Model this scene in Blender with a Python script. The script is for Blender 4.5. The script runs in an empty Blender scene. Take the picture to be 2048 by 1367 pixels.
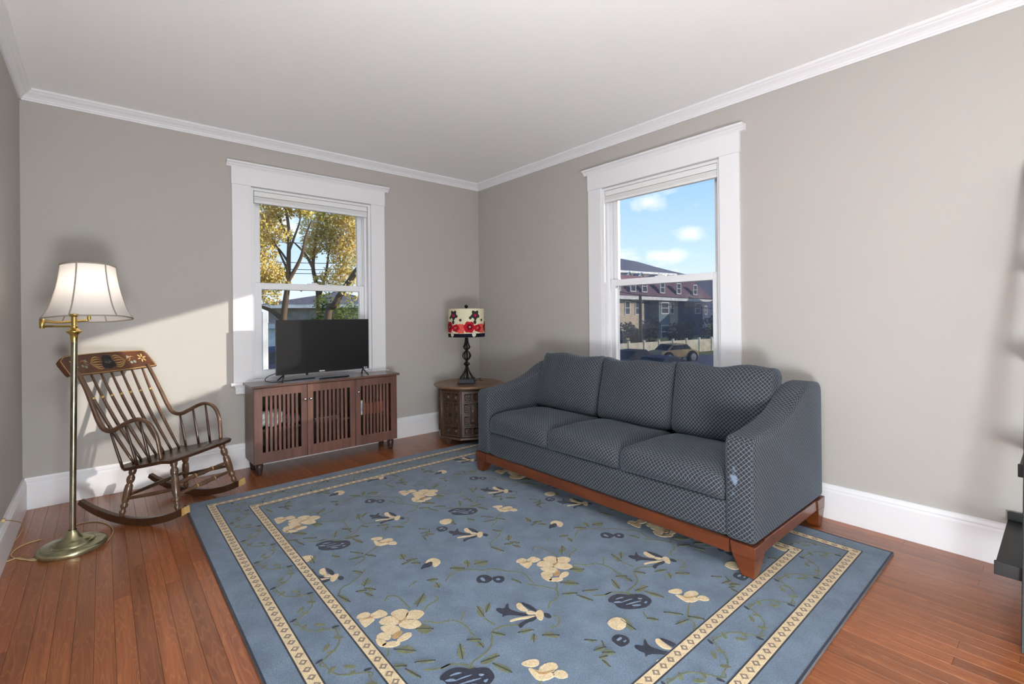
import bpy, bmesh, math, random
from mathutils import Vector, Matrix, noise
random.seed(7)
sc = bpy.context.scene
C = sc.collection

# ------------------------------------------------------------------ camera
FPX, CYP, YAW, PIT, ROL = 954.972, 629.670, 0.7091, 0.0008, -0.0098
CAM = Vector((-3.2188, -4.3169, 1.2))
FW = Vector((math.sin(YAW)*math.cos(PIT), math.cos(YAW)*math.cos(PIT), math.sin(PIT)))
_r = Vector((math.cos(YAW), -math.sin(YAW), 0)); _u = _r.cross(FW)
RT = _r*math.cos(ROL) + _u*math.sin(ROL); UP = -_r*math.sin(ROL) + _u*math.cos(ROL)
cd = bpy.data.cameras.new('camera'); cam = bpy.data.objects.new('camera', cd); C.objects.link(cam)
cd.sensor_fit = 'HORIZONTAL'; cd.sensor_width = 36.0; cd.lens = FPX/2048*36
cd.shift_y = (CYP-683.5)/2048; cd.clip_start = 0.02; cd.clip_end = 1000
m3 = Matrix((RT, UP, -FW)).transposed()
cam.matrix_world = Matrix.Translation(CAM) @ m3.to_4x4()
sc.camera = cam
def ray(px, py): return FW + RT*((px-1024)/FPX) + UP*((CYP-py)/FPX)
def at(px, py, d): return CAM + ray(px, py)*d             # a place seen in direction (px, py), d metres away along the axis
def hitz(px, py, z):
    r = ray(px, py); return CAM + r*((z-CAM.z)/r.z)

# ------------------------------------------------------------------ view, sky, sun
sc.view_settings.view_transform = 'Standard'
try: sc.view_settings.look = 'None'
except Exception: pass
sc.view_settings.gamma = 1.0; sc.view_settings.use_curve_mapping = False
sc.view_settings.exposure = 0.30
SUN_DIR = Vector((-1.30, 1.0, -0.4225)).normalized()
SUN_STRENGTH = 4.5
SKY_STRENGTH = 1.08
PENDANT_FILL_EMISSION = 34.0
GLOBE_FILL_EMISSION = 66.0

def lin(c): c /= 255.0; return c/12.92 if c <= 0.04045 else ((c+0.055)/1.055)**2.4
def S(r, g, b): return (lin(r), lin(g), lin(b), 1.0)

w = bpy.data.worlds.new('sky'); sc.world = w; w.use_nodes = True
nt = w.node_tree; N = nt.nodes; L = nt.links; N.clear()
out = N.new('ShaderNodeOutputWorld'); bg = N.new('ShaderNodeBackground'); L.new(bg.outputs[0], out.inputs[0])
tc = N.new('ShaderNodeTexCoord'); sep = N.new('ShaderNodeSeparateXYZ'); L.new(tc.outputs['Generated'], sep.inputs[0])
ramp = N.new('ShaderNodeValToRGB'); L.new(sep.outputs[2], ramp.inputs[0])
e = ramp.color_ramp.elements
e[0].position = 0.0; e[0].color = S(226, 233, 243)
e[1].position = 0.75; e[1].color = S(70, 128, 210)
k = e.new(0.12); k.color = S(190, 218, 246)
k = e.new(0.30); k.color = S(132, 184, 240)
# scattered fair weather clouds all over the sky
mp = N.new('ShaderNodeMapping'); mp.inputs['Scale'].default_value = (3.2, 3.2, 8.0); L.new(tc.outputs['Generated'], mp.inputs[0])
nz = N.new('ShaderNodeTexNoise'); nz.inputs['Scale'].default_value = 1.5; nz.inputs['Detail'].default_value = 7; nz.inputs['Roughness'].default_value = 0.52
L.new(mp.outputs[0], nz.inputs['Vector'])
cr = N.new('ShaderNodeMapRange'); cr.inputs[1].default_value = 0.56; cr.inputs[2].default_value = 0.70; L.new(nz.outputs['Fac'], cr.inputs[0])
# three small puffs low in the east
nz2 = N.new('ShaderNodeTexNoise'); nz2.inputs['Scale'].default_value = 30; nz2.inputs['Detail'].default_value = 5; L.new(tc.outputs['Generated'], nz2.inputs['Vector'])
acc = cr.outputs[0]
for (px, py, rad, flat) in ((1299, 404, 0.050, 1.7), (1381, 466, 0.048, 2.0), (1335, 512, 0.075, 3.2)):
    d = ray(px, py).normalized()
    vs = N.new('ShaderNodeVectorMath'); vs.operation = 'SUBTRACT'; L.new(tc.outputs['Generated'], vs.inputs[0]); vs.inputs[1].default_value = d
    vm = N.new('ShaderNodeVectorMath'); vm.operation = 'MULTIPLY'; L.new(vs.outputs[0], vm.inputs[0]); vm.inputs[1].default_value = (1, 1, flat)
    vl = N.new('ShaderNodeVectorMath'); vl.operation = 'LENGTH'; L.new(vm.outputs[0], vl.inputs[0])
    mr = N.new('ShaderNodeMapRange'); mr.inputs[1].default_value = 0.0; mr.inputs[2].default_value = rad; mr.inputs[3].default_value = 1.0; mr.inputs[4].default_value = 0.0
    L.new(vl.outputs['Value'], mr.inputs[0])
    ad = N.new('ShaderNodeMath'); ad.operation = 'ADD'; L.new(mr.outputs[0], ad.inputs[0]); L.new(nz2.outputs['Fac'], ad.inputs[1])
    m2 = N.new('ShaderNodeMapRange'); m2.inputs[1].default_value = 0.80; m2.inputs[2].default_value = 1.45; m2.inputs[4].default_value = 0.9; L.new(ad.outputs[0], m2.inputs[0])
    mx = N.new('ShaderNodeMath'); mx.operation = 'MAXIMUM'; L.new(acc, mx.inputs[0]); L.new(m2.outputs[0], mx.inputs[1]); acc = mx.outputs[0]
mix = N.new('ShaderNodeMix'); mix.data_type = 'RGBA'; L.new(acc, mix.inputs[0]); L.new(ramp.outputs[0], mix.inputs[6]); mix.inputs[7].default_value = (0.93, 0.94, 0.97, 1)
L.new(mix.outputs[2], bg.inputs[0]); bg.inputs[1].default_value = SKY_STRENGTH

sl = bpy.data.lights.new('sun', 'SUN'); sl.energy = SUN_STRENGTH; sl.angle = 0.012; sl.color = (1.0, 0.93, 0.84)
so = bpy.data.objects.new('sun', sl); C.objects.link(so); so.rotation_euler = SUN_DIR.to_track_quat('-Z', 'Y').to_euler(); so.location = (6, -6, 6)
sc.cycles.max_bounces = 10; sc.cycles.diffuse_bounces = 6; sc.cycles.transparent_max_bounces = 16
sc.cycles.sample_clamp_indirect = 4.0; sc.cycles.caustics_reflective = False; sc.cycles.caustics_refractive = False

# ------------------------------------------------------------------ materials
MAT = {}
def new_mat(name):
    m = bpy.data.materials.new(name); m.use_nodes = True; MAT[name] = m
    return m, m.node_tree.nodes, m.node_tree.links, m.node_tree.nodes['Principled BSDF']
def mat(name, col, rough=0.6, metal=0.0, spec=0.4, noise_=None, bump=None, coat=0.0, sheen=0.0):
    """noise_=(scale, dark colour, amount, stretch); bump=(scale, strength)"""
    if name in MAT: return MAT[name]
    m, n, l, b = new_mat(name)
    b.inputs['Base Color'].default_value = col; b.inputs['Roughness'].default_value = rough; b.inputs['Metallic'].default_value = metal
    b.inputs['Specular IOR Level'].default_value = spec; b.inputs['Coat Weight'].default_value = coat; b.inputs['Coat Roughness'].default_value = 0.15
    b.inputs['Sheen Weight'].default_value = sheen
    if noise_ or bump: t = n.new('ShaderNodeTexCoord')
    if noise_:
        sca, dark, amt, st = noise_
        mp = n.new('ShaderNodeMapping'); mp.inputs['Scale'].default_value = st; l.new(t.outputs['Object'], mp.inputs[0])
        z = n.new('ShaderNodeTexNoise'); z.inputs['Scale'].default_value = sca; z.inputs['Detail'].default_value = 6; l.new(mp.outputs[0], z.inputs['Vector'])
        r = n.new('ShaderNodeMapRange'); r.inputs[1].default_value = 0.35; r.inputs[2].default_value = 0.68; r.inputs[4].default_value = amt; l.new(z.outputs['Fac'], r.inputs[0])
        x = n.new('ShaderNodeMix'); x.data_type = 'RGBA'; l.new(r.outputs[0], x.inputs[0]); x.inputs[6].default_value = col; x.inputs[7].default_value = dark
        l.new(x.outputs[2], b.inputs['Base Color'])
    if bump:
        z = n.new('ShaderNodeTexNoise'); z.inputs['Scale'].default_value = bump[0]; z.inputs['Detail'].default_value = 4; l.new(t.outputs['Object'], z.inputs['Vector'])
        bp = n.new('ShaderNodeBump'); bp.inputs['Strength'].default_value = bump[1]; bp.inputs['Distance'].default_value = 0.01
        l.new(z.outputs['Fac'], bp.inputs['Height']); l.new(bp.outputs[0], b.inputs['Normal'])
    return m
def emit_mat(name, col, strength, base=(0.8, 0.8, 0.8, 1)):
    m, n, l, b = new_mat(name)
    b.inputs['Base Color'].default_value = base; b.inputs['Emission Color'].default_value = col; b.inputs['Emission Strength'].default_value = strength
    return m
def wood(name, a, b_, scale=(30, 30, 2.0), rough=0.4, coat=0.15, amt=0.9, axis='Object'):
    """grain running along the axis whose scale is small"""
    m, n, l, b = new_mat(name)
    t = n.new('ShaderNodeTexCoord'); oi = n.new('ShaderNodeObjectInfo')
    ad = n.new('ShaderNodeVectorMath'); ad.operation = 'MULTIPLY_ADD'
    cm = n.new('ShaderNodeCombineXYZ'); l.new(oi.outputs['Random'], cm.inputs[0]); l.new(oi.outputs['Random'], cm.inputs[1]); l.new(oi.outputs['Random'], cm.inputs[2])
    l.new(cm.outputs[0], ad.inputs[0]); ad.inputs[1].default_value = (7.3, 5.1, 9.7); l.new(t.outputs[axis], ad.inputs[2])
    mp = n.new('ShaderNodeMapping'); mp.inputs['Scale'].default_value = scale; l.new(ad.outputs[0], mp.inputs[0])
    z = n.new('ShaderNodeTexNoise'); z.inputs['Scale'].default_value = 1.0; z.inputs['Detail'].default_value = 8; z.inputs['Roughness'].default_value = 0.6; z.inputs['Distortion'].default_value = 0.4
    l.new(mp.outputs[0], z.inputs['Vector'])
    r = n.new('ShaderNodeMapRange'); r.inputs[1].default_value = 0.3; r.inputs[2].default_value = 0.7; r.inputs[4].default_value = amt; l.new(z.outputs['Fac'], r.inputs[0])
    x = n.new('ShaderNodeMix'); x.data_type = 'RGBA'; l.new(r.outputs[0], x.inputs[0]); x.inputs[6].default_value = a; x.inputs[7].default_value = b_
    hs = n.new('ShaderNodeHueSaturation'); l.new(x.outputs[2], hs.inputs['Color'])
    vr = n.new('ShaderNodeMapRange'); vr.inputs[3].default_value = 0.86; vr.inputs[4].default_value = 1.12; l.new(oi.outputs['Random'], vr.inputs[0]); l.new(vr.outputs[0], hs.inputs['Value'])
    l.new(hs.outputs[0], b.inputs['Base Color'])
    b.inputs['Roughness'].default_value = rough; b.inputs['Coat Weight'].default_value = coat; b.inputs['Coat Roughness'].default_value = 0.12
    bp = n.new('ShaderNodeBump'); bp.inputs['Strength'].default_value = 0.08; bp.inputs['Distance'].default_value = 0.004; l.new(z.outputs['Fac'], bp.inputs['Height']); l.new(bp.outputs[0], b.inputs['Normal'])
    return m

mat('wall_paint', S(179, 175, 170), 0.75, spec=0.25, bump=(160, 0.04))
mat('ceiling_paint', S(249, 250, 251), 0.85, spec=0.15, bump=(90, 0.05))
mat('white_trim', S(233, 233, 236), 0.38, spec=0.45, bump=(60, 0.02))
mat('vinyl_white', S(238, 239, 242), 0.3, spec=0.5, bump=(80, 0.01))
mat('shade_fabric', S(232, 232, 232), 0.9, spec=0.1, bump=(300, 0.05))
mat('subfloor', S(60, 35, 22), 0.8, bump=(40, 0.1))

# hardwood planks: plain and cathedral grain
m, n, l, b = new_mat('hardwood')
t = n.new('ShaderNodeTexCoord'); oi = n.new('ShaderNodeObjectInfo')
cm = n.new('ShaderNodeCombineXYZ'); [l.new(oi.outputs['Random'], cm.inputs[i]) for i in range(3)]
ad = n.new('ShaderNodeVectorMath'); ad.operation = 'MULTIPLY_ADD'; l.new(cm.outputs[0], ad.inputs[0]); ad.inputs[1].default_value = (3.7, 23.0, 11.0); l.new(t.outputs['Object'], ad.inputs[2])
mp = n.new('ShaderNodeMapping'); mp.inputs['Scale'].default_value = (15, 1.3, 1); l.new(ad.outputs[0], mp.inputs[0])
z1 = n.new('ShaderNodeTexNoise'); z1.inputs['Scale'].default_value = 1.0; z1.inputs['Detail'].default_value = 2; l.new(mp.outputs[0], z1.inputs['Vector'])
ml = n.new('ShaderNodeMath'); ml.operation = 'MULTIPLY'; l.new(z1.outputs['Fac'], ml.inputs[0]); ml.inputs[1].default_value = 34.0
fr = n.new('ShaderNodeMath'); fr.operation = 'PINGPONG'; l.new(ml.outputs[0], fr.inputs[0]); fr.inputs[1].default_value = 1.0
g1 = n.new('ShaderNodeMapRange'); g1.inputs[1].default_value = 0.0; g1.inputs[2].default_value = 0.35; g1.inputs[3].default_value = 0.42; g1.inputs[4].default_value = 0.0; l.new(fr.outputs[0], g1.inputs[0])
mp2 = n.new('ShaderNodeMapping'); mp2.inputs['Scale'].default_value = (60, 2.2, 1); l.new(ad.outputs[0], mp2.inputs[0])
z2 = n.new('ShaderNodeTexNoise'); z2.inputs['Scale'].default_value = 1.0; z2.inputs['Detail'].default_value = 8; l.new(mp2.outputs[0], z2.inputs['Vector'])
g2 = n.new('ShaderNodeMapRange'); g2.inputs[1].default_value = 0.3; g2.inputs[2].default_value = 0.72; l.new(z2.outputs['Fac'], g2.inputs[0])
xa = n.new('ShaderNodeMix'); xa.data_type = 'RGBA'; l.new(g2.outputs[0], xa.inputs[0]); xa.inputs[6].default_value = S(154, 88, 48); xa.inputs[7].default_value = S(120, 64, 33)
xb = n.new('ShaderNodeMix'); xb.data_type = 'RGBA'; l.new(g1.outputs[0], xb.inputs[0]); l.new(xa.outputs[2], xb.inputs[6]); xb.inputs[7].default_value = S(180, 116, 68)
hs = n.new('ShaderNodeHueSaturation'); l.new(xb.outputs[2], hs.inputs['Color'])
vr = n.new('ShaderNodeMapRange'); vr.inputs[3].default_value = 0.80; vr.inputs[4].default_value = 1.16; l.new(oi.outputs['Random'], vr.inputs[0]); l.new(vr.outputs[0], hs.inputs['Value'])
l.new(hs.outputs[0], b.inputs['Base Color']); b.inputs['Roughness'].default_value = 0.33; b.inputs['Coat Weight'].default_value = 0.25; b.inputs['Coat Roughness'].default_value = 0.22

# window glass and insect screen
m, n, l, b = new_mat('window_glass'); n.remove(b)
tr = n.new('ShaderNodeBsdfTransparent'); gl = n.new('ShaderNodeBsdfGlossy'); gl.inputs['Roughness'].default_value = 0.0
lw = n.new('ShaderNodeFresnel'); lw.inputs[0].default_value = 1.35
ms = n.new('ShaderNodeMixShader'); l.new(lw.outputs[0], ms.inputs[0]); l.new(tr.outputs[0], ms.inputs[1]); l.new(gl.outputs[0], ms.inputs[2]); l.new(ms.outputs[0], n['Material Output'].inputs[0])
m, n, l, b = new_mat('insect_screen'); n.remove(b)
tr = n.new('ShaderNodeBsdfTransparent'); df = n.new('ShaderNodeBsdfDiffuse'); df.inputs[0].default_value = S(90, 100, 120)
ms = n.new('ShaderNodeMixShader'); ms.inputs[0].default_value = 0.30; l.new(tr.outputs[0], ms.inputs[1]); l.new(df.outputs[0], ms.inputs[2]); l.new(ms.outputs[0], n['Material Output'].inputs[0])

# upholstery: woven lattice of pale threads over slate blue pads
def fabric(name, worn=None):
    m, n, l, b = new_mat(name)
    uv = n.new('ShaderNodeTexCoord')
    zz = n.new('ShaderNodeTexNoise'); zz.inputs['Scale'].default_value = 45; l.new(uv.outputs['UV'], zz.inputs['Vector'])
    pm = n.new('ShaderNodeVectorMath'); pm.operation = 'MULTIPLY_ADD'; l.new(zz.outputs['Color'], pm.inputs[0]); pm.inputs[1].default_value = (0.004, 0.004, 0); l.new(uv.outputs['UV'], pm.inputs[2])
    sp = n.new('ShaderNodeSeparateXYZ'); l.new(pm.outputs[0], sp.inputs[0])
    es = []
    for op in ('ADD', 'SUBTRACT'):
        a = n.new('ShaderNodeMath'); a.operation = op; l.new(sp.outputs[0], a.inputs[0]); l.new(sp.outputs[1], a.inputs[1])
        d = n.new('ShaderNodeMath'); d.operation = 'DIVIDE'; l.new(a.outputs[0], d.inputs[0]); d.inputs[1].default_value = 0.0235
        f = n.new('ShaderNodeMath'); f.operation = 'FRACT'; l.new(d.outputs[0], f.inputs[0])
        s_ = n.new('ShaderNodeMath'); s_.operation = 'SUBTRACT'; l.new(f.outputs[0], s_.inputs[0]); s_.inputs[1].default_value = 0.5
        ab = n.new('ShaderNodeMath'); ab.operation = 'ABSOLUTE'; l.new(s_.outputs[0], ab.inputs[0]); es.append(ab)
    mx = n.new('ShaderNodeMath'); mx.operation = 'SMOOTH_MAX'; mx.inputs[2].default_value = 0.12; l.new(es[0].outputs[0], mx.inputs[0]); l.new(es[1].outputs[0], mx.inputs[1])
    r = n.new('ShaderNodeMapRange'); r.inputs[1].default_value = 0.415; r.inputs[2].default_value = 0.465; l.new(mx.outputs[0], r.inputs[0])
    z = n.new('ShaderNodeTexNoise'); z.inputs['Scale'].default_value = 6; z.inputs['Detail'].default_value = 5; l.new(uv.outputs['UV'], z.inputs['Vector'])
    dk = n.new('ShaderNodeMix'); dk.data_type = 'RGBA'; l.new(z.outputs['Fac'], dk.inputs[0]); dk.inputs[6].default_value = S(32, 37, 46); dk.inputs[7].default_value = S(46, 52, 62)
    x = n.new('ShaderNodeMix'); x.data_type = 'RGBA'; l.new(r.outputs[0], x.inputs[0]); l.new(dk.outputs[2], x.inputs[6]); x.inputs[7].default_value = S(112, 112, 112)
    col = x.outputs[2]
    if worn:
        ob = n.new('ShaderNodeTexCoord'); vs = n.new('ShaderNodeVectorMath'); vs.operation = 'SUBTRACT'; l.new(ob.outputs['Object'], vs.inputs[0]); vs.inputs[1].default_value = worn
        vm = n.new('ShaderNodeVectorMath'); vm.operation = 'MULTIPLY'; l.new(vs.outputs[0], vm.inputs[0]); vm.inputs[1].default_value = (6, 26, 6.2)
        vl = n.new('ShaderNodeVectorMath'); vl.operation = 'LENGTH'; l.new(vm.outputs[0], vl.inputs[0])
        wz = n.new('ShaderNodeTexNoise'); wz.inputs['Scale'].default_value = 28; wz.inputs['Detail'].default_value = 6; l.new(ob.outputs['Object'], wz.inputs['Vector'])
        wa = n.new('ShaderNodeMath'); wa.operation = 'MULTIPLY_ADD'; l.new(vl.outputs['Value'], wa.inputs[0]); wa.inputs[1].default_value = -0.28; l.new(wz.outputs['Fac'], wa.inputs[2])
        wr = n.new('ShaderNodeMapRange'); wr.inputs[1].default_value = 0.44; wr.inputs[2].default_value = 0.56; wr.inputs[4].default_value = 0.6; l.new(wa.outputs[0], wr.inputs[0])
        wx = n.new('ShaderNodeMix'); wx.data_type = 'RGBA'; l.new(wr.outputs[0], wx.inputs[0]); l.new(col, wx.inputs[6]); wx.inputs[7].default_value = S(132, 152, 178); col = wx.outputs[2]
    l.new(col, b.inputs['Base Color'])
    b.inputs['Roughness'].default_value = 0.8; b.inputs['Specular IOR Level'].default_value = 0.2
    b.inputs['Sheen Weight'].default_value = 0.18; b.inputs['Sheen Roughness'].default_value = 0.45; b.inputs['Sheen Tint'].default_value = S(190, 212, 235)
    bp = n.new('ShaderNodeBump'); bp.inputs['Strength'].default_value = 0.5; bp.inputs['Distance'].default_value = 0.003; bp.invert = True
    l.new(mx.outputs[0], bp.inputs['Height']); l.new(bp.outputs[0], b.inputs['Normal'])
    return m
fabric('upholstery'); fabric('upholstery_worn', (-0.45, -0.945, 0.42))

# rug wools
def wool(name, a, b_, sc_=26):
    m = mat(name, a, 0.95, spec=0.1, noise_=(sc_, b_, 0.8, (1, 1, 1)), bump=(420, 0.5), sheen=0.25)
    n = m.node_tree.nodes; l = m.node_tree.links; b = n['Principled BSDF']; src = b.inputs['Base Color'].links[0].from_socket
    t = n.new('ShaderNodeTexCoord'); z = n.new('ShaderNodeTexNoise'); z.inputs['Scale'].default_value = 230; z.inputs['Detail'].default_value = 3; l.new(t.outputs['Object'], z.inputs['Vector'])
    r = n.new('ShaderNodeMapRange'); r.inputs[1].default_value = 0.3; r.inputs[2].default_value = 0.7; r.inputs[3].default_value = 0.74; r.inputs[4].default_value = 1.22; l.new(z.outputs['Fac'], r.inputs[0])
    h = n.new('ShaderNodeHueSaturation'); l.new(src, h.inputs['Color']); l.new(r.outputs[0], h.inputs['Value']); l.new(h.outputs[0], b.inputs['Base Color']); return m
wool('wool_blue', S(110, 128, 148), S(88, 104, 123), 9); wool('wool_cream', S(226, 205, 168), S(206, 180, 138), 40); wool('wool_tan', S(188, 148, 98), S(160, 122, 76), 40)
wool('wool_green', S(112, 116, 84), S(86, 92, 66), 40); wool('wool_navy', S(25, 33, 56), S(16, 22, 40), 40); wool('wool_pale', S(132, 150, 176), S(104, 122, 148), 40)
wool('wool_black', S(34, 40, 56), S(24, 28, 40), 40); wool('wool_taupe', S(140, 122, 108), S(110, 96, 88), 60)

wood('oak_brown', S(72, 44, 27), S(48, 28, 17), (22, 22, 2.5), 0.34, 0.2)
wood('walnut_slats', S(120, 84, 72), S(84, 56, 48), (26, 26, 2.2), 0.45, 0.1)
wood('walnut_top', S(112, 82, 72), S(88, 62, 54), (2.2, 30, 26), 0.3, 0.25)
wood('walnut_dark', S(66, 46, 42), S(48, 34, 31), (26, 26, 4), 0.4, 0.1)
wood('cherry', S(108, 54, 25), S(80, 38, 17), (18, 3, 22), 0.32, 0.3)
wood('carved_oak', S(84, 63, 50), S(58, 43, 35), (26, 26, 3), 0.42, 0.15)
wood('carved_top', S(124, 92, 68), S(100, 72, 53), (3, 26, 26), 0.36, 0.2)
mat('gold_paint', S(186, 150, 84), 0.42, 0.35, noise_=(60, S(130, 100, 54), 0.7, (1, 1, 1)))
mat('stencil_gold', S(206, 172, 108), 0.5, 0.2, noise_=(90, S(160, 126, 72), 0.6, (1, 1, 1)))
mat('stencil_black', S(24, 24, 22), 0.5, bump=(80, 0.1)); mat('stencil_grey', S(120, 130, 118), 0.5, bump=(80, 0.1))
mat('brass', S(224, 196, 120), 0.22, 1.0, noise_=(20, S(190, 158, 84), 0.6, (1, 1, 1)))
mat('aged_brass', S(178, 172, 150), 0.25, 1.0, noise_=(14, S(112, 104, 84), 0.9, (3, 3, 0.6)))
mat('aged_base', S(196, 190, 150), 0.24, 0.9, noise_=(18, S(132, 134, 112), 0.9, (1, 1, 1)))
mat('black_metal', S(30, 27, 27), 0.5, 0.6, bump=(120, 0.1)); mat('lamp_block', S(34, 36, 48), 0.4, bump=(90, 0.1))
mat('nickel', S(210, 210, 212), 0.18, 1.0, bump=(50, 0.01))
mat('black_plastic', S(20, 21, 24), 0.35, bump=(200, 0.02)); mat('black_laminate', S(17, 17, 18), 0.42, noise_=(200, S(26, 26, 27), 1.0, (1, 1, 1)), bump=(260, 0.05))
mat('tv_screen', S(16, 16, 17), 0.32, spec=0.4, noise_=(2, S(22, 22, 24), 1, (1, 1, 1))); mat('silver_print', S(205, 208, 214), 0.4, bump=(80, 0.01))
mat('paper_white', S(228, 226, 222), 0.6, noise_=(30, S(150, 156, 170), 0.9, (1, 1, 1)), bump=(30, 0.5))
mat('book_red', S(170, 88, 58), 0.6, bump=(80, 0.1)); mat('cloth_grey', S(96, 90, 92), 0.9, bump=(60, 0.4)); mat('cord_beige', S(196, 172, 128), 0.5, bump=(90, 0.05))
mat('cord_black', S(22, 22, 26), 0.5, bump=(90, 0.05))
# lamp shades
def shade_mat(name, col, trans):
    m, n, l, b = new_mat(name); n.remove(b)
    t = n.new('ShaderNodeTexCoord'); z = n.new('ShaderNodeTexNoise'); z.inputs['Scale'].default_value = 120; l.new(t.outputs['Object'], z.inputs['Vector'])
    x = n.new('ShaderNodeMix'); x.data_type = 'RGBA'; l.new(z.outputs['Fac'], x.inputs[0]); x.inputs[6].default_value = col; x.inputs[7].default_value = [c*0.93 for c in col[:3]]+[1]
    d = n.new('ShaderNodeBsdfDiffuse'); tl = n.new('ShaderNodeBsdfTranslucent'); l.new(x.outputs[2], d.inputs[0]); l.new(x.outputs[2], tl.inputs[0])
    ms = n.new('ShaderNodeMixShader'); ms.inputs[0].default_value = trans; l.new(d.outputs[0], ms.inputs[1]); l.new(tl.outputs[0], ms.inputs[2]); l.new(ms.outputs[0], n['Material Output'].inputs[0])
shade_mat('silk_shade', S(242, 238, 234), 0.45); shade_mat('print_shade', S(233, 226, 196), 0.1); shade_mat('shade_trim', S(158, 149, 138), 0.02)
emit_mat('bulb_glow', (1.0, 0.90, 0.78, 1), 20.0)
emit_mat('pendant_fill_glow', (0.87, 0.955, 1.0, 1), PENDANT_FILL_EMISSION)
emit_mat('globe_fill_glow', (0.87, 0.955, 1.0, 1), GLOBE_FILL_EMISSION)

# ------------------------------------------------------------------ geometry helpers
class G:
    def __init__(s): s.v = []; s.f = []; s.uv = {}
    def add(s, vs, fs, uvs=None):
        o = len(s.v); s.v += [Vector(p) for p in vs]
        for i, f in enumerate(fs):
            if uvs: s.uv[len(s.f)] = uvs[i]
            s.f.append([o+j for j in f])
        return s
    def box(s, lo, hi):
        x0, y0, z0 = [min(a, b) for a, b in zip(lo, hi)]; x1, y1, z1 = [max(a, b) for a, b in zip(lo, hi)]
        return s.add([(x0,y0,z0),(x1,y0,z0),(x1,y1,z0),(x0,y1,z0),(x0,y0,z1),(x1,y0,z1),(x1,y1,z1),(x0,y1,z1)],
                     [(3,2,1,0),(4,5,6,7),(0,1,5,4),(1,2,6,5),(2,3,7,6),(3,0,4,7)])
    def hexa(s, b, t):            # eight corners: bottom ring, top ring
        return s.add(list(b)+list(t), [(3,2,1,0),(4,5,6,7),(0,1,5,4),(1,2,6,5),(2,3,7,6),(3,0,4,7)])
    def tube(s, pts, rad, n=8, cap=True, flat=1.0):
        pts = [Vector(p) for p in pts]; k = len(pts)
        if not isinstance(rad, (list, tuple)): rad = [rad]*k
        t0 = (pts[1]-pts[0]).normalized(); a = t0.orthogonal().normalized(); vs = []
        if abs(t0.z) < 0.9: a = t0.cross(Vector((0,0,1))).normalized()
        for i in range(k):
            t = (pts[min(i+1,k-1)]-pts[max(i-1,0)]).normalized()
            a = (a - t*a.dot(t)).normalized(); b = t.cross(a)
            for j in range(n):
                q = 2*math.pi*j/n; vs.append(pts[i]+(a*math.cos(q)+b*math.sin(q)*flat)*rad[i])
        fs = [(i*n+j, i*n+(j+1)%n, (i+1)*n+(j+1)%n, (i+1)*n+j) for i in range(k-1) for j in range(n)]
        if cap: fs += [tuple(range(n))[::-1], tuple((k-1)*n+j for j in range(n))]
        return s.add(vs, fs)
    def lathe(s, prof, c=(0,0,0), n=24, cap=True, axis=None):
        c = Vector(c); k = len(prof); vs = []
        if axis is None: X, Y, Z = Vector((1,0,0)), Vector((0,1,0)), Vector((0,0,1))
        else: Z = Vector(axis).normalized(); X = Z.orthogonal().normalized(); Y = Z.cross(X)
        for r, z in prof:
            for j in range(n):
                q = 2*math.pi*j/n; vs.append(c+X*(r*math.cos(q))+Y*(r*math.sin(q))+Z*z)
        fs = [(i*n+j, i*n+(j+1)%n, (i+1)*n+(j+1)%n, (i+1)*n+j) for i in range(k-1) for j in range(n)]
        if cap: fs += [tuple(range(n))[::-1], tuple((k-1)*n+j for j in range(n))]
        return s.add(vs, fs)
    def prism(s, poly, d0, d1, plane='xz'):   # outline extruded along the third axis
        def P(a, b, d): return {'xz': (a, d, b), 'yz': (d, a, b), 'xy': (a, b, d)}[plane]
        n = len(poly); vs = [P(a, b, d0) for a, b in poly]+[P(a, b, d1) for a, b in poly]
        return s.add(vs, [tuple(range(n)), tuple(range(2*n-1, n-1, -1))]+[(i, (i+1) % n + 0, (i+1) % n+n, i+n)[::-1] for i in range(n)])
    def cushion(s, half, r, fn=None, n=9):
        hx, hy, hz = half
        def axis(h, m):
            e = 1-r/h; return [-1, -(1+e*1.0)/2-(1-e)*0.2, -e]+[-e+2*e*i/(m+1) for i in range(1, m+1)]+[e, (1+e)/2+(1-e)*0.2, 1]
        ax = [axis(hx, n), axis(hy, n), axis(hz, max(2, n//2))]; idx = {}; vs = []; fs = []; uvs = []
        def vid(c):
            key = tuple(round(q, 5) for q in c)
            if key not in idx:
                p = Vector((c[0]*hx, c[1]*hy, c[2]*hz)); inn = Vector([max(-h+r, min(h-r, q)) for q, h in zip(p, half)]); d = p-inn
                if d.length > 1e-9: p = inn+d.normalized()*r
                if fn: p = Vector(fn(p, c))
                idx[key] = len(vs); vs.append(p)
            return idx[key]
        for a in range(3):
            b, c_ = (a+1) % 3, (a+2) % 3
            for sg in (-1, 1):
                for i in range(len(ax[b])-1):
                    for j in range(len(ax[c_])-1):
                        cs = []
                        for di, dj in ((0,0),(1,0),(1,1),(0,1)):
                            q = [0,0,0]; q[a] = sg; q[b] = ax[b][i+di]; q[c_] = ax[c_][j+dj]; cs.append(tuple(q))
                        if sg < 0: cs = cs[::-1]
                        fs.append(tuple(vid(q) for q in cs))
                        uvs.append([(q[b]*half[b]+a*0.013, q[c_]*half[c_]) for q in cs])
        return s.add(vs, fs, uvs)
    def xf(s, m):
        s.v = [m @ p for p in s.v]; return s
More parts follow.
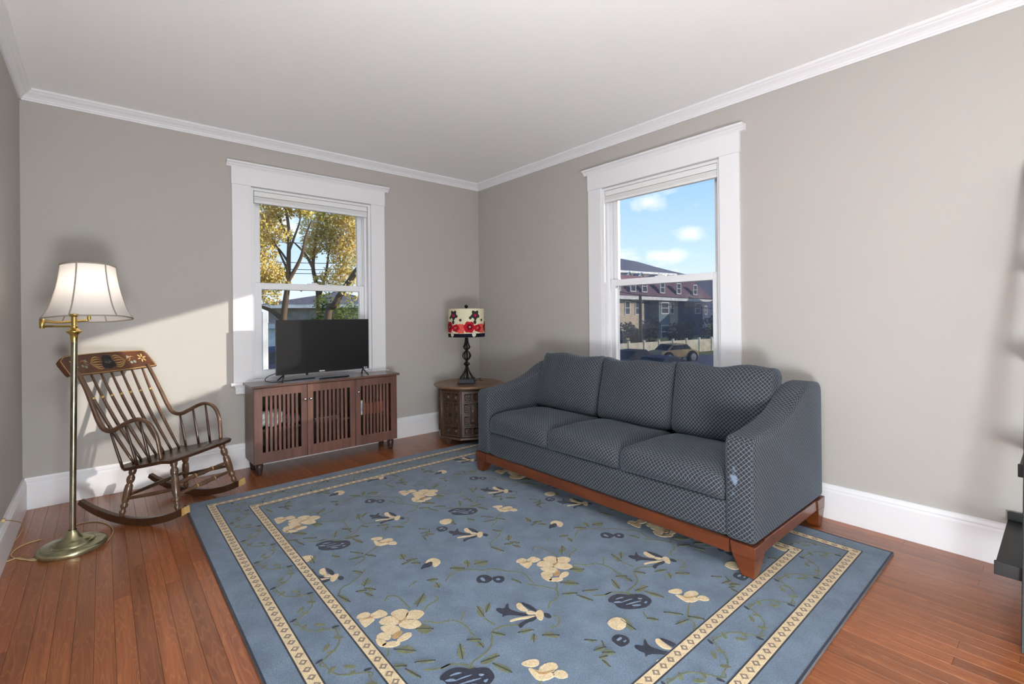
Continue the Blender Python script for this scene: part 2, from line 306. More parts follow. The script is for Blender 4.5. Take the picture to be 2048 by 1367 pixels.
    def build(s, name, mt, parent=None, smooth=False, bevel=0, seg=2, uvbox=False, world=True, ang=40):
        off = org(parent) if (parent and world) else Vector((0,0,0))
        me = bpy.data.meshes.new(name); me.from_pydata([p-off for p in s.v], [], s.f)
        if uvbox or s.uv:
            lay = me.uv_layers.new(name='UVMap')
            for fi, p in enumerate(me.polygons):
                if fi in s.uv:
                    for li, q in zip(p.loop_indices, s.uv[fi]): lay.data[li].uv = q
                else:
                    nn = p.normal; a = max(range(3), key=lambda i: abs(nn[i]))
                    for li in p.loop_indices:
                        co = me.vertices[me.loops[li].vertex_index].co; lay.data[li].uv = (co[(a+1) % 3], co[(a+2) % 3])
        bm = bmesh.new(); bm.from_mesh(me); bmesh.ops.recalc_face_normals(bm, faces=bm.faces); bm.to_mesh(me); bm.free()
        me.materials.append(MAT[mt])
        if smooth:
            me.polygons.foreach_set('use_smooth', [True]*len(me.polygons))
            if smooth == 'auto': me.set_sharp_from_angle(angle=math.radians(ang))
        o = bpy.data.objects.new(name, me); C.objects.link(o)
        if parent: o.parent = parent
        if bevel:
            b = o.modifiers.new('bevel', 'BEVEL'); b.width = bevel; b.segments = seg; b.limit_method = 'ANGLE'; b.angle_limit = math.radians(35)
            if seg > 2: me.polygons.foreach_set('use_smooth', [True]*len(me.polygons)); b.harden_normals = False
        return o
def org(o):
    v = Vector((0,0,0))
    while o: v = v+o.location; o = o.parent
    return v
def tag(o, label=None, cat=None, group=None, kind=None):
    if label: o['label'] = label
    if cat: o['category'] = cat
    if group: o['group'] = group
    if kind: o['kind'] = kind
    return o
def thing(name, label, cat, loc=(0,0,0), rotz=0, group=None, kind=None):
    o = bpy.data.objects.new(name, None); C.objects.link(o); o.location = loc; o.rotation_euler = (0,0,rotz); o.empty_display_size = 0.1
    return tag(o, label, cat, group, kind)
def copy_to(o, parent):
    c = o.copy(); C.objects.link(c); c.parent = parent; return c
def smooth_path(pts, k=6):
    pts = [Vector(p) for p in pts]; o = []
    for i in range(len(pts)-1):
        p0, p1, p2, p3 = pts[max(i-1,0)], pts[i], pts[i+1], pts[min(i+2,len(pts)-1)]
        for j in range(k):
            t = j/k; o.append(0.5*((2*p1)+(p2-p0)*t+(2*p0-5*p1+4*p2-p3)*t*t+(3*p1-p0-3*p2+p3)*t**3))
    return o+[pts[-1]]

# ------------------------------------------------------------------ room shell
RW, RL, CH = 3.609, 6.0, 2.668      # width, length, ceiling height
TH = 0.16
WA = dict(c=-1.79); WB = dict(c=-2.26); HW, Z0, Z1 = 0.51, 0.70, 2.26
def label_struct(o, label): o['kind'] = 'structure'; o['label'] = label; return o
g = G(); g.box((-RW-TH, -RL-TH, -0.25), (TH, TH, -0.02)); floor = label_struct(g.build('floor', 'subfloor'), 'reddish brown hardwood strip floor under the rug and furniture')
PW = 0.0598; lens = [0.75, 1.05, 1.35, 1.65, 1.95]; pm = {}
for L_ in lens:
    g = G(); g.box((0.0003, 0.0004, -0.02), (PW-0.0003, L_-0.0004, 0)); o = g.build('plank', 'hardwood', bevel=0.0006, seg=1); pm[L_] = o
first = {L_: True for L_ in lens}
ncol = int(RW/PW)+1
for i in range(ncol):
    x = -RW+i*PW; y = 0.0-random.uniform(0, 0.5)
    y0 = 0.0
    while y0 > -RL:
        L_ = random.choice(lens)
        if y0 == 0.0: L_ = random.choice(lens[:4])
        y1 = y0-L_
        if y1 < -RL-0.9: y1 = y0-0.75; L_ = 0.75
        if first[L_]: o = pm[L_]; first[L_] = False
        else: o = pm[L_].copy(); C.objects.link(o)
        o.parent = floor; o.location = (x, y1, 0.0); y0 = y1
g = G(); g.box((-RW-TH, -RL-TH, CH), (TH, TH, CH+0.15)); label_struct(g.build('ceiling', 'ceiling_paint'), 'flat white painted ceiling')
g = G()
for a, b_, z0, z1 in ((-RW-TH, WA['c']-HW, 0, CH), (WA['c']+HW, TH, 0, CH), (WA['c']-HW, WA['c']+HW, 0, Z0-0.02), (WA['c']-HW, WA['c']+HW, Z1, CH)): g.box((a, 0, z0), (b_, TH, z1))
label_struct(g.build('wall_back', 'wall_paint'), 'warm grey wall with the window behind the television')
g = G()
for a, b_, z0, z1 in ((-RL, WB['c']-HW, 0, CH), (WB['c']+HW, 0, 0, CH), (WB['c']-HW, WB['c']+HW, 0, Z0-0.02), (WB['c']-HW, WB['c']+HW, Z1, CH)): g.box((0, a, z0), (TH, b_, z1))
label_struct(g.build('wall_right', 'wall_paint'), 'warm grey wall with the window behind the sofa')
g = G(); g.box((-RW-TH, -RL, 0), (-RW, 0, CH)); label_struct(g.build('wall_left', 'wall_paint'), 'warm grey wall beside the floor lamp')
g = G(); g.box((-RW-TH, -RL-TH, 0), (TH, -RL, CH)); label_struct(g.build('wall_front', 'wall_paint'), 'warm grey wall behind the camera')

BB = [(0, 0), (0.020, 0), (0.020, 0.158), (0.0185, 0.163), (0.016, 0.170), (0.017, 0.176), (0.014, 0.183), (0.010, 0.190), (0.009, 0.199), (0, 0.199)]
CR = [(0, 0), (0.010, 0), (0.011, 0.010), (0.016, 0.013), (0.018, 0.020), (0.030, 0.034), (0.046, 0.047), (0.050, 0.053), (0.056, 0.056), (0.060, 0.061), (0.060, 0.0712), (0, 0.0712)]
def strip(name, prof, side, z, label):
    g = G()
    if side == 'back': g.prism([(-d, z+h) for d, h in prof], -RW, 0, 'yz')
    if side == 'front': g.prism([(-RL+d, z+h) for d, h in prof], -RW, 0, 'yz')
    if side == 'right': g.prism([(-d, z+h) for d, h in prof], -RL, 0, 'xz')
    if side == 'left': g.prism([(-RW+d, z+h) for d, h in prof], -RL, 0, 'xz')
    label_struct(g.build(name, 'white_trim'), label)
where = dict(back='under the window behind the television', right='behind the sofa', left='beside the floor lamp', front='behind the camera')
for i, sd in enumerate(('back', 'right', 'left', 'front')):
    strip('baseboard_'+sd, BB, sd, 0.0, 'tall white moulded baseboard on the wall '+where[sd])
    strip('trim_%d' % (i+1), CR, sd, 2.597, 'white crown moulding along the ceiling, wall '+where[sd])

# ------------------------------------------------------------------ windows
def window(name, loc, rot, label, screen=False):
    w_ = thing(name, label, None, loc, rot, kind='structure')
    def B(nm, mt, boxes, bevel=0.002, par=None):
        g = G(); [g.box(a, b_) for a, b_ in boxes]; return g.build(nm, mt, par or w_, bevel=bevel, world=False)
    for s_ in (-1, 1):
        B('side_casing', 'white_trim', [((s_*0.51, -0.022, 0.686), (s_*0.646, 0, 2.266))])
        B('jamb', 'white_trim', [((s_*0.488, 0.0, 0.70), (s_*0.51, 0.16, 2.26))], 0.001)
        B('track', 'vinyl_white', [((s_*0.468, 0.046, 0.70), (s_*0.488, 0.053, 2.24)), ((s_*0.468, 0.089, 1.49), (s_*0.488, 0.095, 2.24)), ((s_*0.468, 0.128, 0.70), (s_*0.488, 0.14, 2.24)), ((s_*0.480, 0.068, 1.50), (s_*0.488, 0.074, 2.18))], 0.001)
    hc = B('head_casing', 'white_trim', [((-0.650, -0.026, 2.266), (0.650, 0, 2.404))])
    g = G(); g.prism([(0, 2.400), (-0.028, 2.400), (-0.032, 2.408), (-0.040, 2.416), (-0.044, 2.424), (-0.058, 2.430), (-0.062, 2.436), (-0.062, 2.443), (0, 2.443)], -0.684, 0.684, 'yz'); g.build('cap_moulding', 'white_trim', w_, world=False)
    B('head_jamb', 'white_trim', [((-0.488, 0.0, 2.24), (0.488, 0.16, 2.26))], 0.001)
    B('stool', 'white_trim', [((-0.668, -0.044, 0.664), (0.668, 0.0, 0.688)), ((-0.51, 0.0, 0.664), (0.51, 0.17, 0.70))], 0.004)
    B('apron', 'white_trim', [((-0.632, -0.020, 0.608), (0.632, 0, 0.664)), ((-0.632, -0.026, 0.596), (0.632, 0, 0.610)), ((-0.640, -0.030, 0.650), (0.640, 0, 0.664))], 0.002)
    lo = B('lower_sash', 'vinyl_white', [((-0.468, 0.055, 0.700), (-0.420, 0.088, 1.492)), ((0.420, 0.055, 0.700), (0.468, 0.088, 1.492)), ((-0.420, 0.055, 0.700), (0.420, 0.088, 0.766)), ((-0.420, 0.055, 1.438), (0.420, 0.088, 1.492))], 0.003)
    B('pane', 'window_glass', [((-0.421, 0.070, 0.765), (0.421, 0.073, 1.439))], 0, lo)
    B('sash_lock', 'vinyl_white', [((-0.045, 0.058, 1.492), (0.045, 0.084, 1.500)), ((-0.012, 0.050, 1.500), (0.030, 0.070, 1.508))], 0.002, lo)
    up = B('upper_sash', 'vinyl_white', [((-0.468, 0.096, 1.438), (-0.420, 0.127, 2.240)), ((0.420, 0.096, 1.438), (0.468, 0.127, 2.240)), ((-0.420, 0.096, 1.438), (0.420, 0.127, 1.490)), ((-0.420, 0.096, 2.190), (0.420, 0.127, 2.240))], 0.003)
    B('pane', 'window_glass', [((-0.421, 0.110, 1.489), (0.421, 0.113, 2.191))], 0, up)
    if screen:
        sf = B('screen_frame', 'vinyl_white', [((-0.468, 0.142, 0.70), (-0.452, 0.152, 1.47)), ((0.452, 0.142, 0.70), (0.468, 0.152, 1.47)), ((-0.452, 0.142, 0.70), (0.452, 0.152, 0.716)), ((-0.452, 0.142, 1.454), (0.452, 0.152, 1.47))], 0)
        B('screen_mesh', 'insect_screen', [((-0.453, 0.146, 0.715), (0.453, 0.1465, 1.455))], 0, sf)
    return w_
window('window_1', (WA['c'], 0, 0), 0, 'white double hung window above the television looking out on yellow leaved trees')
window('window_2', (0, WB['c'], 0), -math.pi/2, 'white double hung window above the sofa looking out on row houses and sky', True)
def blind(loc, rot, label):
    t = thing('cellular_shade', label, 'window shade', (loc[0], loc[1], 0), rot, 'raised window shades')
    g = G(); g.box((-0.482, 0.006, 2.196), (0.482, 0.046, 2.238)); g.build('head_rail', 'shade_fabric', t, bevel=0.003, world=False)
    g = G()
    for i in range(4): z = 2.192-i*0.0075; g.prism([(0.010, z), (0.026, z+0.003), (0.042, z), (0.042, z-0.006), (0.026, z-0.0065), (0.010, z-0.006)], -0.482, 0.482, 'yz')
    g.build('folded_fabric', 'shade_fabric', t, world=False)
    g = G(); g.box((-0.482, 0.008, 2.142), (0.482, 0.044, 2.163)); g.build('bottom_rail', 'shade_fabric', t, bevel=0.004, world=False)
blind((WA['c'], 0), 0, 'white cellular shade raised to the top of the window behind the television')
blind((0, WB['c']), -math.pi/2, 'white cellular shade raised to the top of the window behind the sofa')

# ------------------------------------------------------------------ added fill lights out of view: a hanging globe and a low one
def pendant_fill(loc, label):
    t = thing('pendant_fill_light', label, 'fill light', (loc[0], loc[1], CH))
    g = G(); g.lathe([(0.0, 0), (0.065, 0), (0.065, -0.012), (0.03, -0.03), (0.0, -0.03)], n=24, cap=False); g.build('canopy', 'nickel', t, True, world=False)
    g = G(); g.tube([(0, 0, -0.02), (0, 0, -0.27)], 0.006); g.build('stem', 'nickel', t, world=False)
    R_ = 0.17; g = G(); g.lathe([(max(0.002, R_*math.sin(a)), -0.40+R_*math.cos(a)) for a in [math.pi*i/14 for i in range(15)]], n=28, cap=False); g.build('globe', 'pendant_fill_glow', t, True, world=False)
PENDANT_FILL_AT = (-2.60, -3.92)
pendant_fill(PENDANT_FILL_AT, 'added fill light, a white glass globe hung out of view on the near side of the room')
def globe_fill_light(loc, label):  # unseen globe added low down to brighten the ceiling and walls
    t = thing('globe_fill_light', label, 'lamp', (loc[0], loc[1], 0))
    g = G(); g.lathe([(0, 0), (.13, 0), (.13, .012), (.03, .03), (.012, .04), (.012, .06), (.04, .07), (0, .07)], n=24, cap=False); g.build('stand', 'nickel', t, 'auto', world=False)
    R_ = 0.30; g = G(); g.lathe([(max(0.002, R_*math.sin(a)), .36+R_*math.cos(a)) for a in [math.pi*i/14 for i in range(15)]], n=28, cap=False); g.build('globe', 'globe_fill_glow', t, True, world=False)
globe_fill_light((-3.08, -4.88), 'added fill light, a low white globe out of view beside the camera by the left wall')

# ------------------------------------------------------------------ rug
RX0, RX1, RY0, RY1, RT_ = -2.826, -0.265, -3.742, -0.640, 0.012
rug = thing('area_rug', 'blue wool rug with cream flowers and double cream border bands', 'rug', ((RX0+RX1)/2, (RY0+RY1)/2, 0))
nx, ny = 64, 78; vs = []; fs = []
def edge_wave(x, y): return 0.0
g = G()
for j in range(ny+1):
    for i in range(nx+1):
        x = RX0+(RX1-RX0)*i/nx; y = RY0+(RY1-RY0)*j/ny
        if j == ny: y += 0.012*noise.noise(Vector((x*3.1, 4.2, 0)))+0.005*noise.noise(Vector((x*9, 1.2, 0)))
        if i == 0: x += 0.004*noise.noise(Vector((y*4.1, 9.2, 0)))
        vs.append((x, y, RT_))
for j in range(ny):
    for i in range(nx): a = j*(nx+1)+i; fs.append((a, a+1, a+nx+2, a+nx+1))
bd = [i for i in range(nx+1)]+[j*(nx+1)+nx for j in range(1, ny+1)]+[ny*(nx+1)+i for i in range(nx-1, -1, -1)]+[j*(nx+1) for j in range(ny-1, 0, -1)]
base = len(vs); vs += [(vs[i][0], vs[i][1], 0.0005) for i in bd]; nb = len(bd)
for k_ in range(nb): fs.append((bd[k_], base+k_, base+(k_+1) % nb, bd[(k_+1) % nb]))
g.add(vs, fs); g.build('pile', 'wool_blue', rug)
g = G(); eb = 0.004
for (a, b_) in (((RX0-0.003, RY0), (RX0+eb, RY1-0.006)), ((RX1-eb, RY0), (RX1+0.004, RY1-0.006)), ((RX0-0.004, RY0-0.004), (RX1+0.004, RY0+eb))): g.box((a[0], a[1], 0), (b_[0], b_[1], RT_+0.001))
g.build('bound_edge', 'wool_navy', rug)
def ring(name, mt, o0, o1, z, wob=0.0):
    g = G()
    for (xa, ya, xb, yb) in ((RX0+o0, RY0+o0, RX0+o1, RY1-o0), (RX1-o1, RY0+o0, RX1-o0, RY1-o0), (RX0+o1, RY0+o0, RX1-o1, RY0+o1), (RX0+o1, RY1-o1, RX1-o1, RY1-o0)): g.box((xa, ya, RT_-0.004), (xb, yb, z))
    return g.build(name, mt, rug)
for o0 in (0.097, 0.297):
    ring('border_line', 'wool_black', o0, o0+0.006, RT_+0.0012); ring('border_band', 'wool_cream', o0+0.006, o0+0.046, RT_+0.0016); ring('border_line', 'wool_black', o0+0.046, o0+0.052, RT_+0.0012)
    gm = G(); gc = G(); mid = o0+0.026
    def medallion(x, y):
        for gg, r, z in ((gm, 0.0135, RT_+0.0024), (gc, 0.0055, RT_+0.0030)):
            pts = [(x+r*q*math.cos(k*math.pi/4), y+r*q*math.sin(k*math.pi/4), z) for k, q in enumerate((1.15, .8, 1.15, .8, 1.15, .8, 1.15, .8))]
            n0 = len(gg.v); gg.add(pts+[(p[0], p[1], RT_) for p in pts], [tuple(range(8))]+[(k, k+8, (k+1) % 8+8, (k+1) % 8) for k in range(8)])
    st = 0.0445
    nxm = int((RX1-RX0-2*mid)/st); nym = int((RY1-RY0-2*mid)/st)
    for i in range(nxm+1):
        x = RX0+mid+(RX1-RX0-2*mid)*i/nxm
        medallion(x, RY0+mid); medallion(x, RY1-mid)
    for i in range(1, nym):
        y = RY0+mid+(RY1-RY0-2*mid)*i/nym
        medallion(RX0+mid, y); medallion(RX1-mid, y)
    tag(gm.build('band_medallions', 'wool_taupe', rug), kind='stuff'); tag(gc.build('medallion_centres', 'wool_cream', rug), kind='stuff')
RUGDATA = "C;-2466,-2479;-2448,-2465;-2420,-2470;-2417,-2499;-2446,-2504;-2457,-2487|C;-2417,-2499;-2392,-2494;-2372,-2492;-2361,-2534;-2379,-2540;-2409,-2530|C;-2462,-2490;-2448,-2510;-2409,-2530;-2456,-2553;-2465,-2549|C;-2354,-2548;-2332,-2540;-2308,-2546;-2291,-2572;-2312,-2600;-2344,-2609;-2344,-2579|C;-2312,-2600;-2290,-2581;-2261,-2595;-2249,-2625;-2269,-2638;-2295,-2641;-2322,-2618|C;-2362,-2629;-2330,-2618;-2296,-2644;-2292,-2677;-2310,-2689;-2343,-2671|C;-2414,-2569;-2385,-2551;-2355,-2562;-2350,-2597;-2357,-2619;-2386,-2608|C;-2422,-2598;-2398,-2602;-2370,-2629;-2370,-2658;-2391,-2670;-2415,-2652|C;-2456,-2636;-2428,-2627;-2410,-2664;-2429,-2680;-2451,-2660|C;-2404,-2702;-2368,-2690;-2350,-2699;-2354,-2716;-2381,-2722;-2403,-2715|C;-2461,-2644;-2443,-2673;-2442,-2694;-2463,-2700;-2469,-2676|C;-2452,-2691;-2426,-2696;-2404,-2718;-2415,-2731;-2442,-2722;-2460,-2700|T;-2385,-2665;-2368,-2669;-2379,-2684;-2406,-2693;-2414,-2673|T;-2355,-2614;-2318,-2610;-2324,-2615;-2355,-2625|T;-2461,-2487;-2444,-2509;-2397,-2513;-2441,-2519|L;-2252,-2550;-2226,-2532;-2182,-2510;-2194,-2552;-2224,-2559|L;-2323,-2692;-2294,-2682;-2274,-2715;-2282,-2742;-2312,-2740|L;-2433,-2752;-2409,-2748;-2390,-2759;-2381,-2801;-2413,-2788;-2427,-2769|L;-2413,-2846;-2391,-2851;-2369,-2868;-2359,-2888;-2384,-2875|L;-2455,-2860;-2443,-2864;-2434,-2889;-2432,-2922;-2446,-2899|L;-2464,-2277;-2448,-2287;-2439,-2351;-2453,-2348;-2462,-2322|L;-2358,-2262;-2337,-2252;-2311,-2236;-2311,-2270;-2337,-2281|L;-2391,-2298;-2371,-2302;-2354,-2321;-2383,-2322|L;-2357,-2300;-2332,-2308;-2325,-2338;-2345,-2338|L;-2369,-2335;-2344,-2353;-2360,-2379;-2371,-2360|L;-2117,-2428;-2089,-2428;-2076,-2454;-2106,-2457|L;-2120,-2488;-2095,-2477;-2086,-2494;-2108,-2513|L;-2337,-2130;-2318,-2137;-2308,-2166;-2331,-2167|V;-2278,-2675;-2260,-2691;-2239,-2717;-2197,-2736|V;-2456,-2267;-2432,-2234;-2396,-2224;-2349,-2202;-2318,-2178;-2284,-2151|V;-2331,-2447;-2306,-2426;-2290,-2432;-2276,-2453;-2274,-2489;-2275,-2522;-2276,-2562|V;-2246,-2620;-2211,-2595;-2157,-2585;-2156,-2555|V;-2467,-2819;-2452,-2823;-2439,-2843|V;-2405,-2898;-2376,-2921;-2354,-2931;-2326,-2934|V;-2202,-2419;-2157,-2402|C;-2050,-2299;-2023,-2278;-1994,-2280;-1983,-2313;-1994,-2338;-2028,-2352;-2033,-2336;-2011,-2300|N;-2091,-2328;-2061,-2300;-2026,-2292;-2020,-2315;-2047,-2335;-2070,-2325|N;-2018,-2806;-2003,-2804;-1992,-2825;-1967,-2807;-1960,-2810;-1981,-2835;-1968,-2870;-1947,-2901;-1957,-2907;-1986,-2874;-2007,-2855;-2028,-2855;-2013,-2842;-2019,-2829|N;-1912,-2835;-1903,-2852;-1896,-2883;-1902,-2916;-1914,-2902;-1917,-2868|N;-2011,-2933;-1984,-2931;-1954,-2935;-1928,-2944;-1953,-2955;-1982,-2944;-2018,-2955|N;-1893,-2948;-1879,-2960;-1884,-2983;-1900,-2980;-1903,-2958|C;-1935,-2832;-1917,-2835;-1925,-2865;-1927,-2895;-1946,-2878;-1948,-2853|C;-1943,-2896;-1921,-2900;-1914,-2929;-1940,-2914|C;-1906,-2921;-1887,-2926;-1897,-2952;-1926,-2972;-1933,-2958;-1925,-2935|C;-2016,-2892;-1980,-2905;-1930,-2935;-1960,-2931;-1993,-2909;-2023,-2901|V;-2190,-2738;-2173,-2775;-2170,-2813;-2178,-2848;-2176,-2873|V;-2166,-2767;-2136,-2740;-2116,-2727|V;-2012,-2936;-2037,-2917;-2068,-2900;-2108,-2896;-2136,-2925;-2159,-2950;-2189,-2967;-2227,-2975;-2259,-2976;-2281,-2991|V;-2088,-2813;-2082,-2874|V;-1932,-3027;-1907,-3036;-1880,-3020;-1866,-3002;-1874,-2980|V;-2059,-2489;-2020,-2464;-1973,-2454;-1923,-2478;-1874,-2532;-1835,-2551;-1800,-2608;-1761,-2653;-1755,-2690;-1768,-2728;-1775,-2765|V;-1805,-2744;-1773,-2792;-1746,-2838;-1738,-2868;-1761,-2901;-1793,-2916;-1821,-2912;-1855,-2935|V;-1695,-2818;-1710,-2847;-1738,-2868|V;-2361,-2931;-2328,-2935;-2301,-2956;-2279,-2984|L;-2064,-2733;-2057,-2748;-2064,-2781;-2084,-2802;-2097,-2783|L;-2057,-2779;-2033,-2753;-2012,-2751;-2026,-2775;-2053,-2791|L;-2115,-2904;-2095,-2918;-2090,-2946;-2111,-2931|L;-2212,-2872;-2185,-2875;-2174,-2905;-2196,-2901|L;-2204,-2917;-2183,-2910;-2179,-2933;-2191,-2944|L;-2038,-2965;-2009,-2969;-1990,-2994;-2018,-2989;-2034,-2982|L;-2034,-3022;-2007,-3012;-2008,-3032;-2036,-3043|L;-1988,-3036;-1958,-3039;-1948,-3062;-1950,-3087;-1973,-3063|L;-2245,-2874;-2243,-2888;-2260,-2929;-2282,-2939;-2281,-2910|L;-2243,-2996;-2211,-2995;-2178,-2995;-2177,-3013;-2205,-3018;-2234,-3015|L;-2215,-3026;-2197,-3048;-2187,-3079;-2195,-3102;-2209,-3081;-2217,-3053|L;-1985,-2412;-1951,-2415;-1934,-2457;-1962,-2453|L;-1907,-2404;-1875,-2410;-1893,-2450;-1912,-2455|L;-1875,-2455;-1842,-2439;-1811,-2478;-1849,-2500|L;-1834,-2680;-1811,-2690;-1815,-2726;-1823,-2704|L;-1742,-2909;-1707,-2914;-1689,-2943;-1724,-2929|N;-1945,-2571;-1920,-2558;-1894,-2572;-1890,-2600;-1897,-2619;-1932,-2621;-1940,-2605;-1954,-2597|N;-1886,-2609;-1860,-2616;-1845,-2630;-1852,-2654;-1879,-2664;-1897,-2643|B;-1935,-2579;-1919,-2574;-1918,-2590;-1925,-2610;-1935,-2605|B;-1882,-2627;-1867,-2630;-1866,-2646;-1883,-2644|N;-1632,-3071;-1592,-3060;-1559,-3072;-1538,-3108;-1519,-3112;-1496,-3132;-1498,-3160;-1509,-3180;-1547,-3188;-1574,-3176;-1611,-3151;-1622,-3137;-1632,-3117;-1620,-3094|B;-1618,-3106;-1571,-3113;-1540,-3127;-1577,-3117|B;-1614,-3126;-1560,-3141;-1524,-3160;-1568,-3147|B;-1529,-3133;-1512,-3152;-1532,-3148|B;-1611,-3079;-1582,-3080;-1562,-3097;-1591,-3087|B;-1632,-3085;-1605,-3093;-1599,-3111;-1618,-3102|B;-1592,-3146;-1563,-3160;-1555,-3176;-1581,-3164|B;-1536,-3168;-1514,-3174;-1534,-3182|L;-1594,-3075;-1559,-3081;-1522,-3096;-1524,-3111;-1552,-3099;-1588,-3085|C;-1389,-3192;-1352,-3202;-1337,-3219;-1350,-3235;-1371,-3230;-1385,-3213|C;-1360,-3249;-1324,-3250;-1304,-3267;-1311,-3288;-1337,-3282;-1360,-3266|C;-1326,-3296;-1306,-3309;-1312,-3338;-1337,-3329;-1347,-3303|C;-1385,-3226;-1371,-3256;-1349,-3284;-1344,-3305;-1379,-3300;-1398,-3283;-1394,-3252|T;-1377,-3238;-1368,-3274;-1319,-3292;-1376,-3279|V;-1391,-3293;-1432,-3310;-1471,-3329;-1493,-3347;-1504,-3374;-1540,-3392;-1564,-3398|V;-1588,-3203;-1604,-3226;-1606,-3248|L;-1526,-3262;-1505,-3277;-1486,-3317;-1512,-3293|L;-1481,-3343;-1456,-3354;-1451,-3388;-1477,-3361|L;-1562,-3330;-1524,-3331;-1501,-3348;-1536,-3345|L;-1695,-3173;-1674,-3187;-1695,-3227;-1712,-3243;-1716,-3222|L;-1885,-3153;-1872,-3168;-1858,-3190;-1881,-3180|L;-1908,-3215;-1878,-3214;-1863,-3231;-1887,-3234|L;-1846,-3201;-1850,-3217;-1865,-3228;-1862,-3212|L;-1921,-3251;-1896,-3249;-1894,-3263;-1917,-3266|L;-1925,-3265;-1914,-3275;-1926,-3303;-1932,-3293|L;-1609,-3238;-1591,-3246;-1587,-3272;-1610,-3259|C;-1746,-3153;-1716,-3150;-1693,-3163;-1691,-3187;-1710,-3207;-1743,-3208;-1757,-3190;-1755,-3167|N;-1814,-3223;-1787,-3217;-1770,-3229;-1763,-3251;-1775,-3270;-1798,-3272;-1818,-3264;-1818,-3245|B;-1803,-3233;-1778,-3235;-1782,-3245;-1806,-3243|B;-1794,-3254;-1773,-3259;-1792,-3265|L;-2124,-2176;-2110,-2157;-2095,-2131;-2079,-2161;-2096,-2183|L;-2135,-2224;-2116,-2218;-2092,-2226;-2117,-2241|L;-2105,-2209;-2079,-2204;-2058,-2227;-2076,-2237|L;-2098,-2246;-2068,-2249;-2069,-2280;-2088,-2269|L;-1888,-2026;-1858,-2029;-1859,-2060;-1878,-2049|N;-1778,-2089;-1763,-2087;-1752,-2108;-1727,-2090;-1720,-2093;-1741,-2118;-1728,-2153;-1707,-2184;-1717,-2190;-1746,-2157;-1767,-2138;-1788,-2138;-1773,-2125;-1779,-2112|N;-1672,-2118;-1663,-2135;-1656,-2166;-1662,-2199;-1674,-2185;-1677,-2151|N;-1771,-2216;-1744,-2214;-1714,-2218;-1688,-2227;-1713,-2238;-1742,-2227;-1778,-2238|N;-1653,-2231;-1639,-2243;-1644,-2266;-1660,-2263;-1663,-2241|C;-1695,-2115;-1677,-2118;-1685,-2148;-1687,-2178;-1706,-2161;-1708,-2136|C;-1703,-2179;-1681,-2183;-1674,-2212;-1700,-2197|C;-1666,-2204;-1647,-2209;-1657,-2235;-1686,-2255;-1693,-2241;-1685,-2218|C;-1776,-2175;-1740,-2188;-1690,-2218;-1720,-2214;-1753,-2192;-1783,-2184|"
FX0, FX1, FY0, FY1 = RX0+0.351, RX1-0.351, RY0+0.351, RY1-0.351
def clip(poly):
    for ax_, lim, sg in ((0, FX0, 1), (0, FX1, -1), (1, FY0, 1), (1, FY1, -1)):
        o = []
        for i in range(len(poly)):
            a, b_ = poly[i], poly[(i+1) % len(poly)]; ia = (a[ax_]-lim)*sg >= 0; ib = (b_[ax_]-lim)*sg >= 0
            if ia: o.append(a)
            if ia != ib:
                t = (lim-a[ax_])/(b_[ax_]-a[ax_]); o.append((a[0]+(b_[0]-a[0])*t, a[1]+(b_[1]-a[1])*t))
        poly = o
        if len(poly) < 3: return []
    return poly
def rnd_poly(q):                                  # rounds an outline by one corner cutting pass
    o = []
    for i in range(len(q)):
        a, b_ = q[i], q[(i+1) % len(q)]; o += [(a[0]*.75+b_[0]*.25, a[1]*.75+b_[1]*.25), (a[0]*.25+b_[0]*.75, a[1]*.25+b_[1]*.75)]
    return o
def slab(g, q, z):
    n_ = len(q); g.add([(a, b_, z) for a, b_ in q]+[(a, b_, RT_-0.002) for a, b_ in q], [tuple(range(n_))]+[(k, k+n_, (k+1) % n_+n_, (k+1) % n_) for k in range(n_)])
def ribbon(g, pts, wd, z, clipf=True):
    pts = [p.to_2d() for p in smooth_path([(a, b_, 0) for a, b_ in pts], 4)]
    for i in range(len(pts)-1):
        a, b_ = pts[i], pts[i+1]; d = (b_-a)
        if d.length < 1e-5: continue
        nn = Vector((-d.y, d.x)).normalized()*wd/2; q = [tuple(a+nn), tuple(b_+nn), tuple(b_-nn), tuple(a-nn)]
        if clipf: q = clip(q)
        if q: slab(g, q, z)
kinds = dict(C=('cream_petal', 'wool_cream', 0.0022), T=('tan_petal', 'wool_tan', 0.0030), L=('leaf', 'wool_green', 0.0016), N=('navy_petal', 'wool_navy', 0.0018), B=('pale_petal', 'wool_pale', 0.0026))
A_, B_ = Vector((0.752, -0.10)), Vector((-0.005, -1.215))
gv = G(); gd = G(); pc = {}
for ent in RUGDATA.strip('|').split('|'):
    q = ent.split(';'); kd = q[0]; pts = [tuple(float(c)/1000 for c in s_.split(',')) for s_ in q[1:]]
    for i in range(-4, 5):
        for j in range(-4, 5):
            o = A_*i+B_*j; pp = [(a+o.x, b_+o.y) for a, b_ in pts]; cx = sum(p[0] for p in pp)/len(pp); cy = sum(p[1] for p in pp)/len(pp)
            if not (FX0-0.2 < cx < FX1+0.2 and FY0-0.2 < cy < FY1+0.2): continue
            if kd == 'V': ribbon(gv, pp, 0.0065, RT_+0.0012); continue
            cl = clip(rnd_poly([(cx+(a-cx)*1.14, cy+(b_-cy)*1.14) for a, b_ in pp] if kd != 'B' else pp))
            if not cl: continue
            nm, mt, h = kinds[kd]
            key = pc.setdefault(kd, G()); slab(key, cl, RT_+h)
            if kd == 'L':                                    # darker midrib
                far = max(pp, key=lambda p: (p[0]-cx)**2+(p[1]-cy)**2); ribbon(gd, [(2*cx-far[0]*1.0, 2*cy-far[1]*1.0), (cx, cy), far], 0.0035, RT_+0.0022)
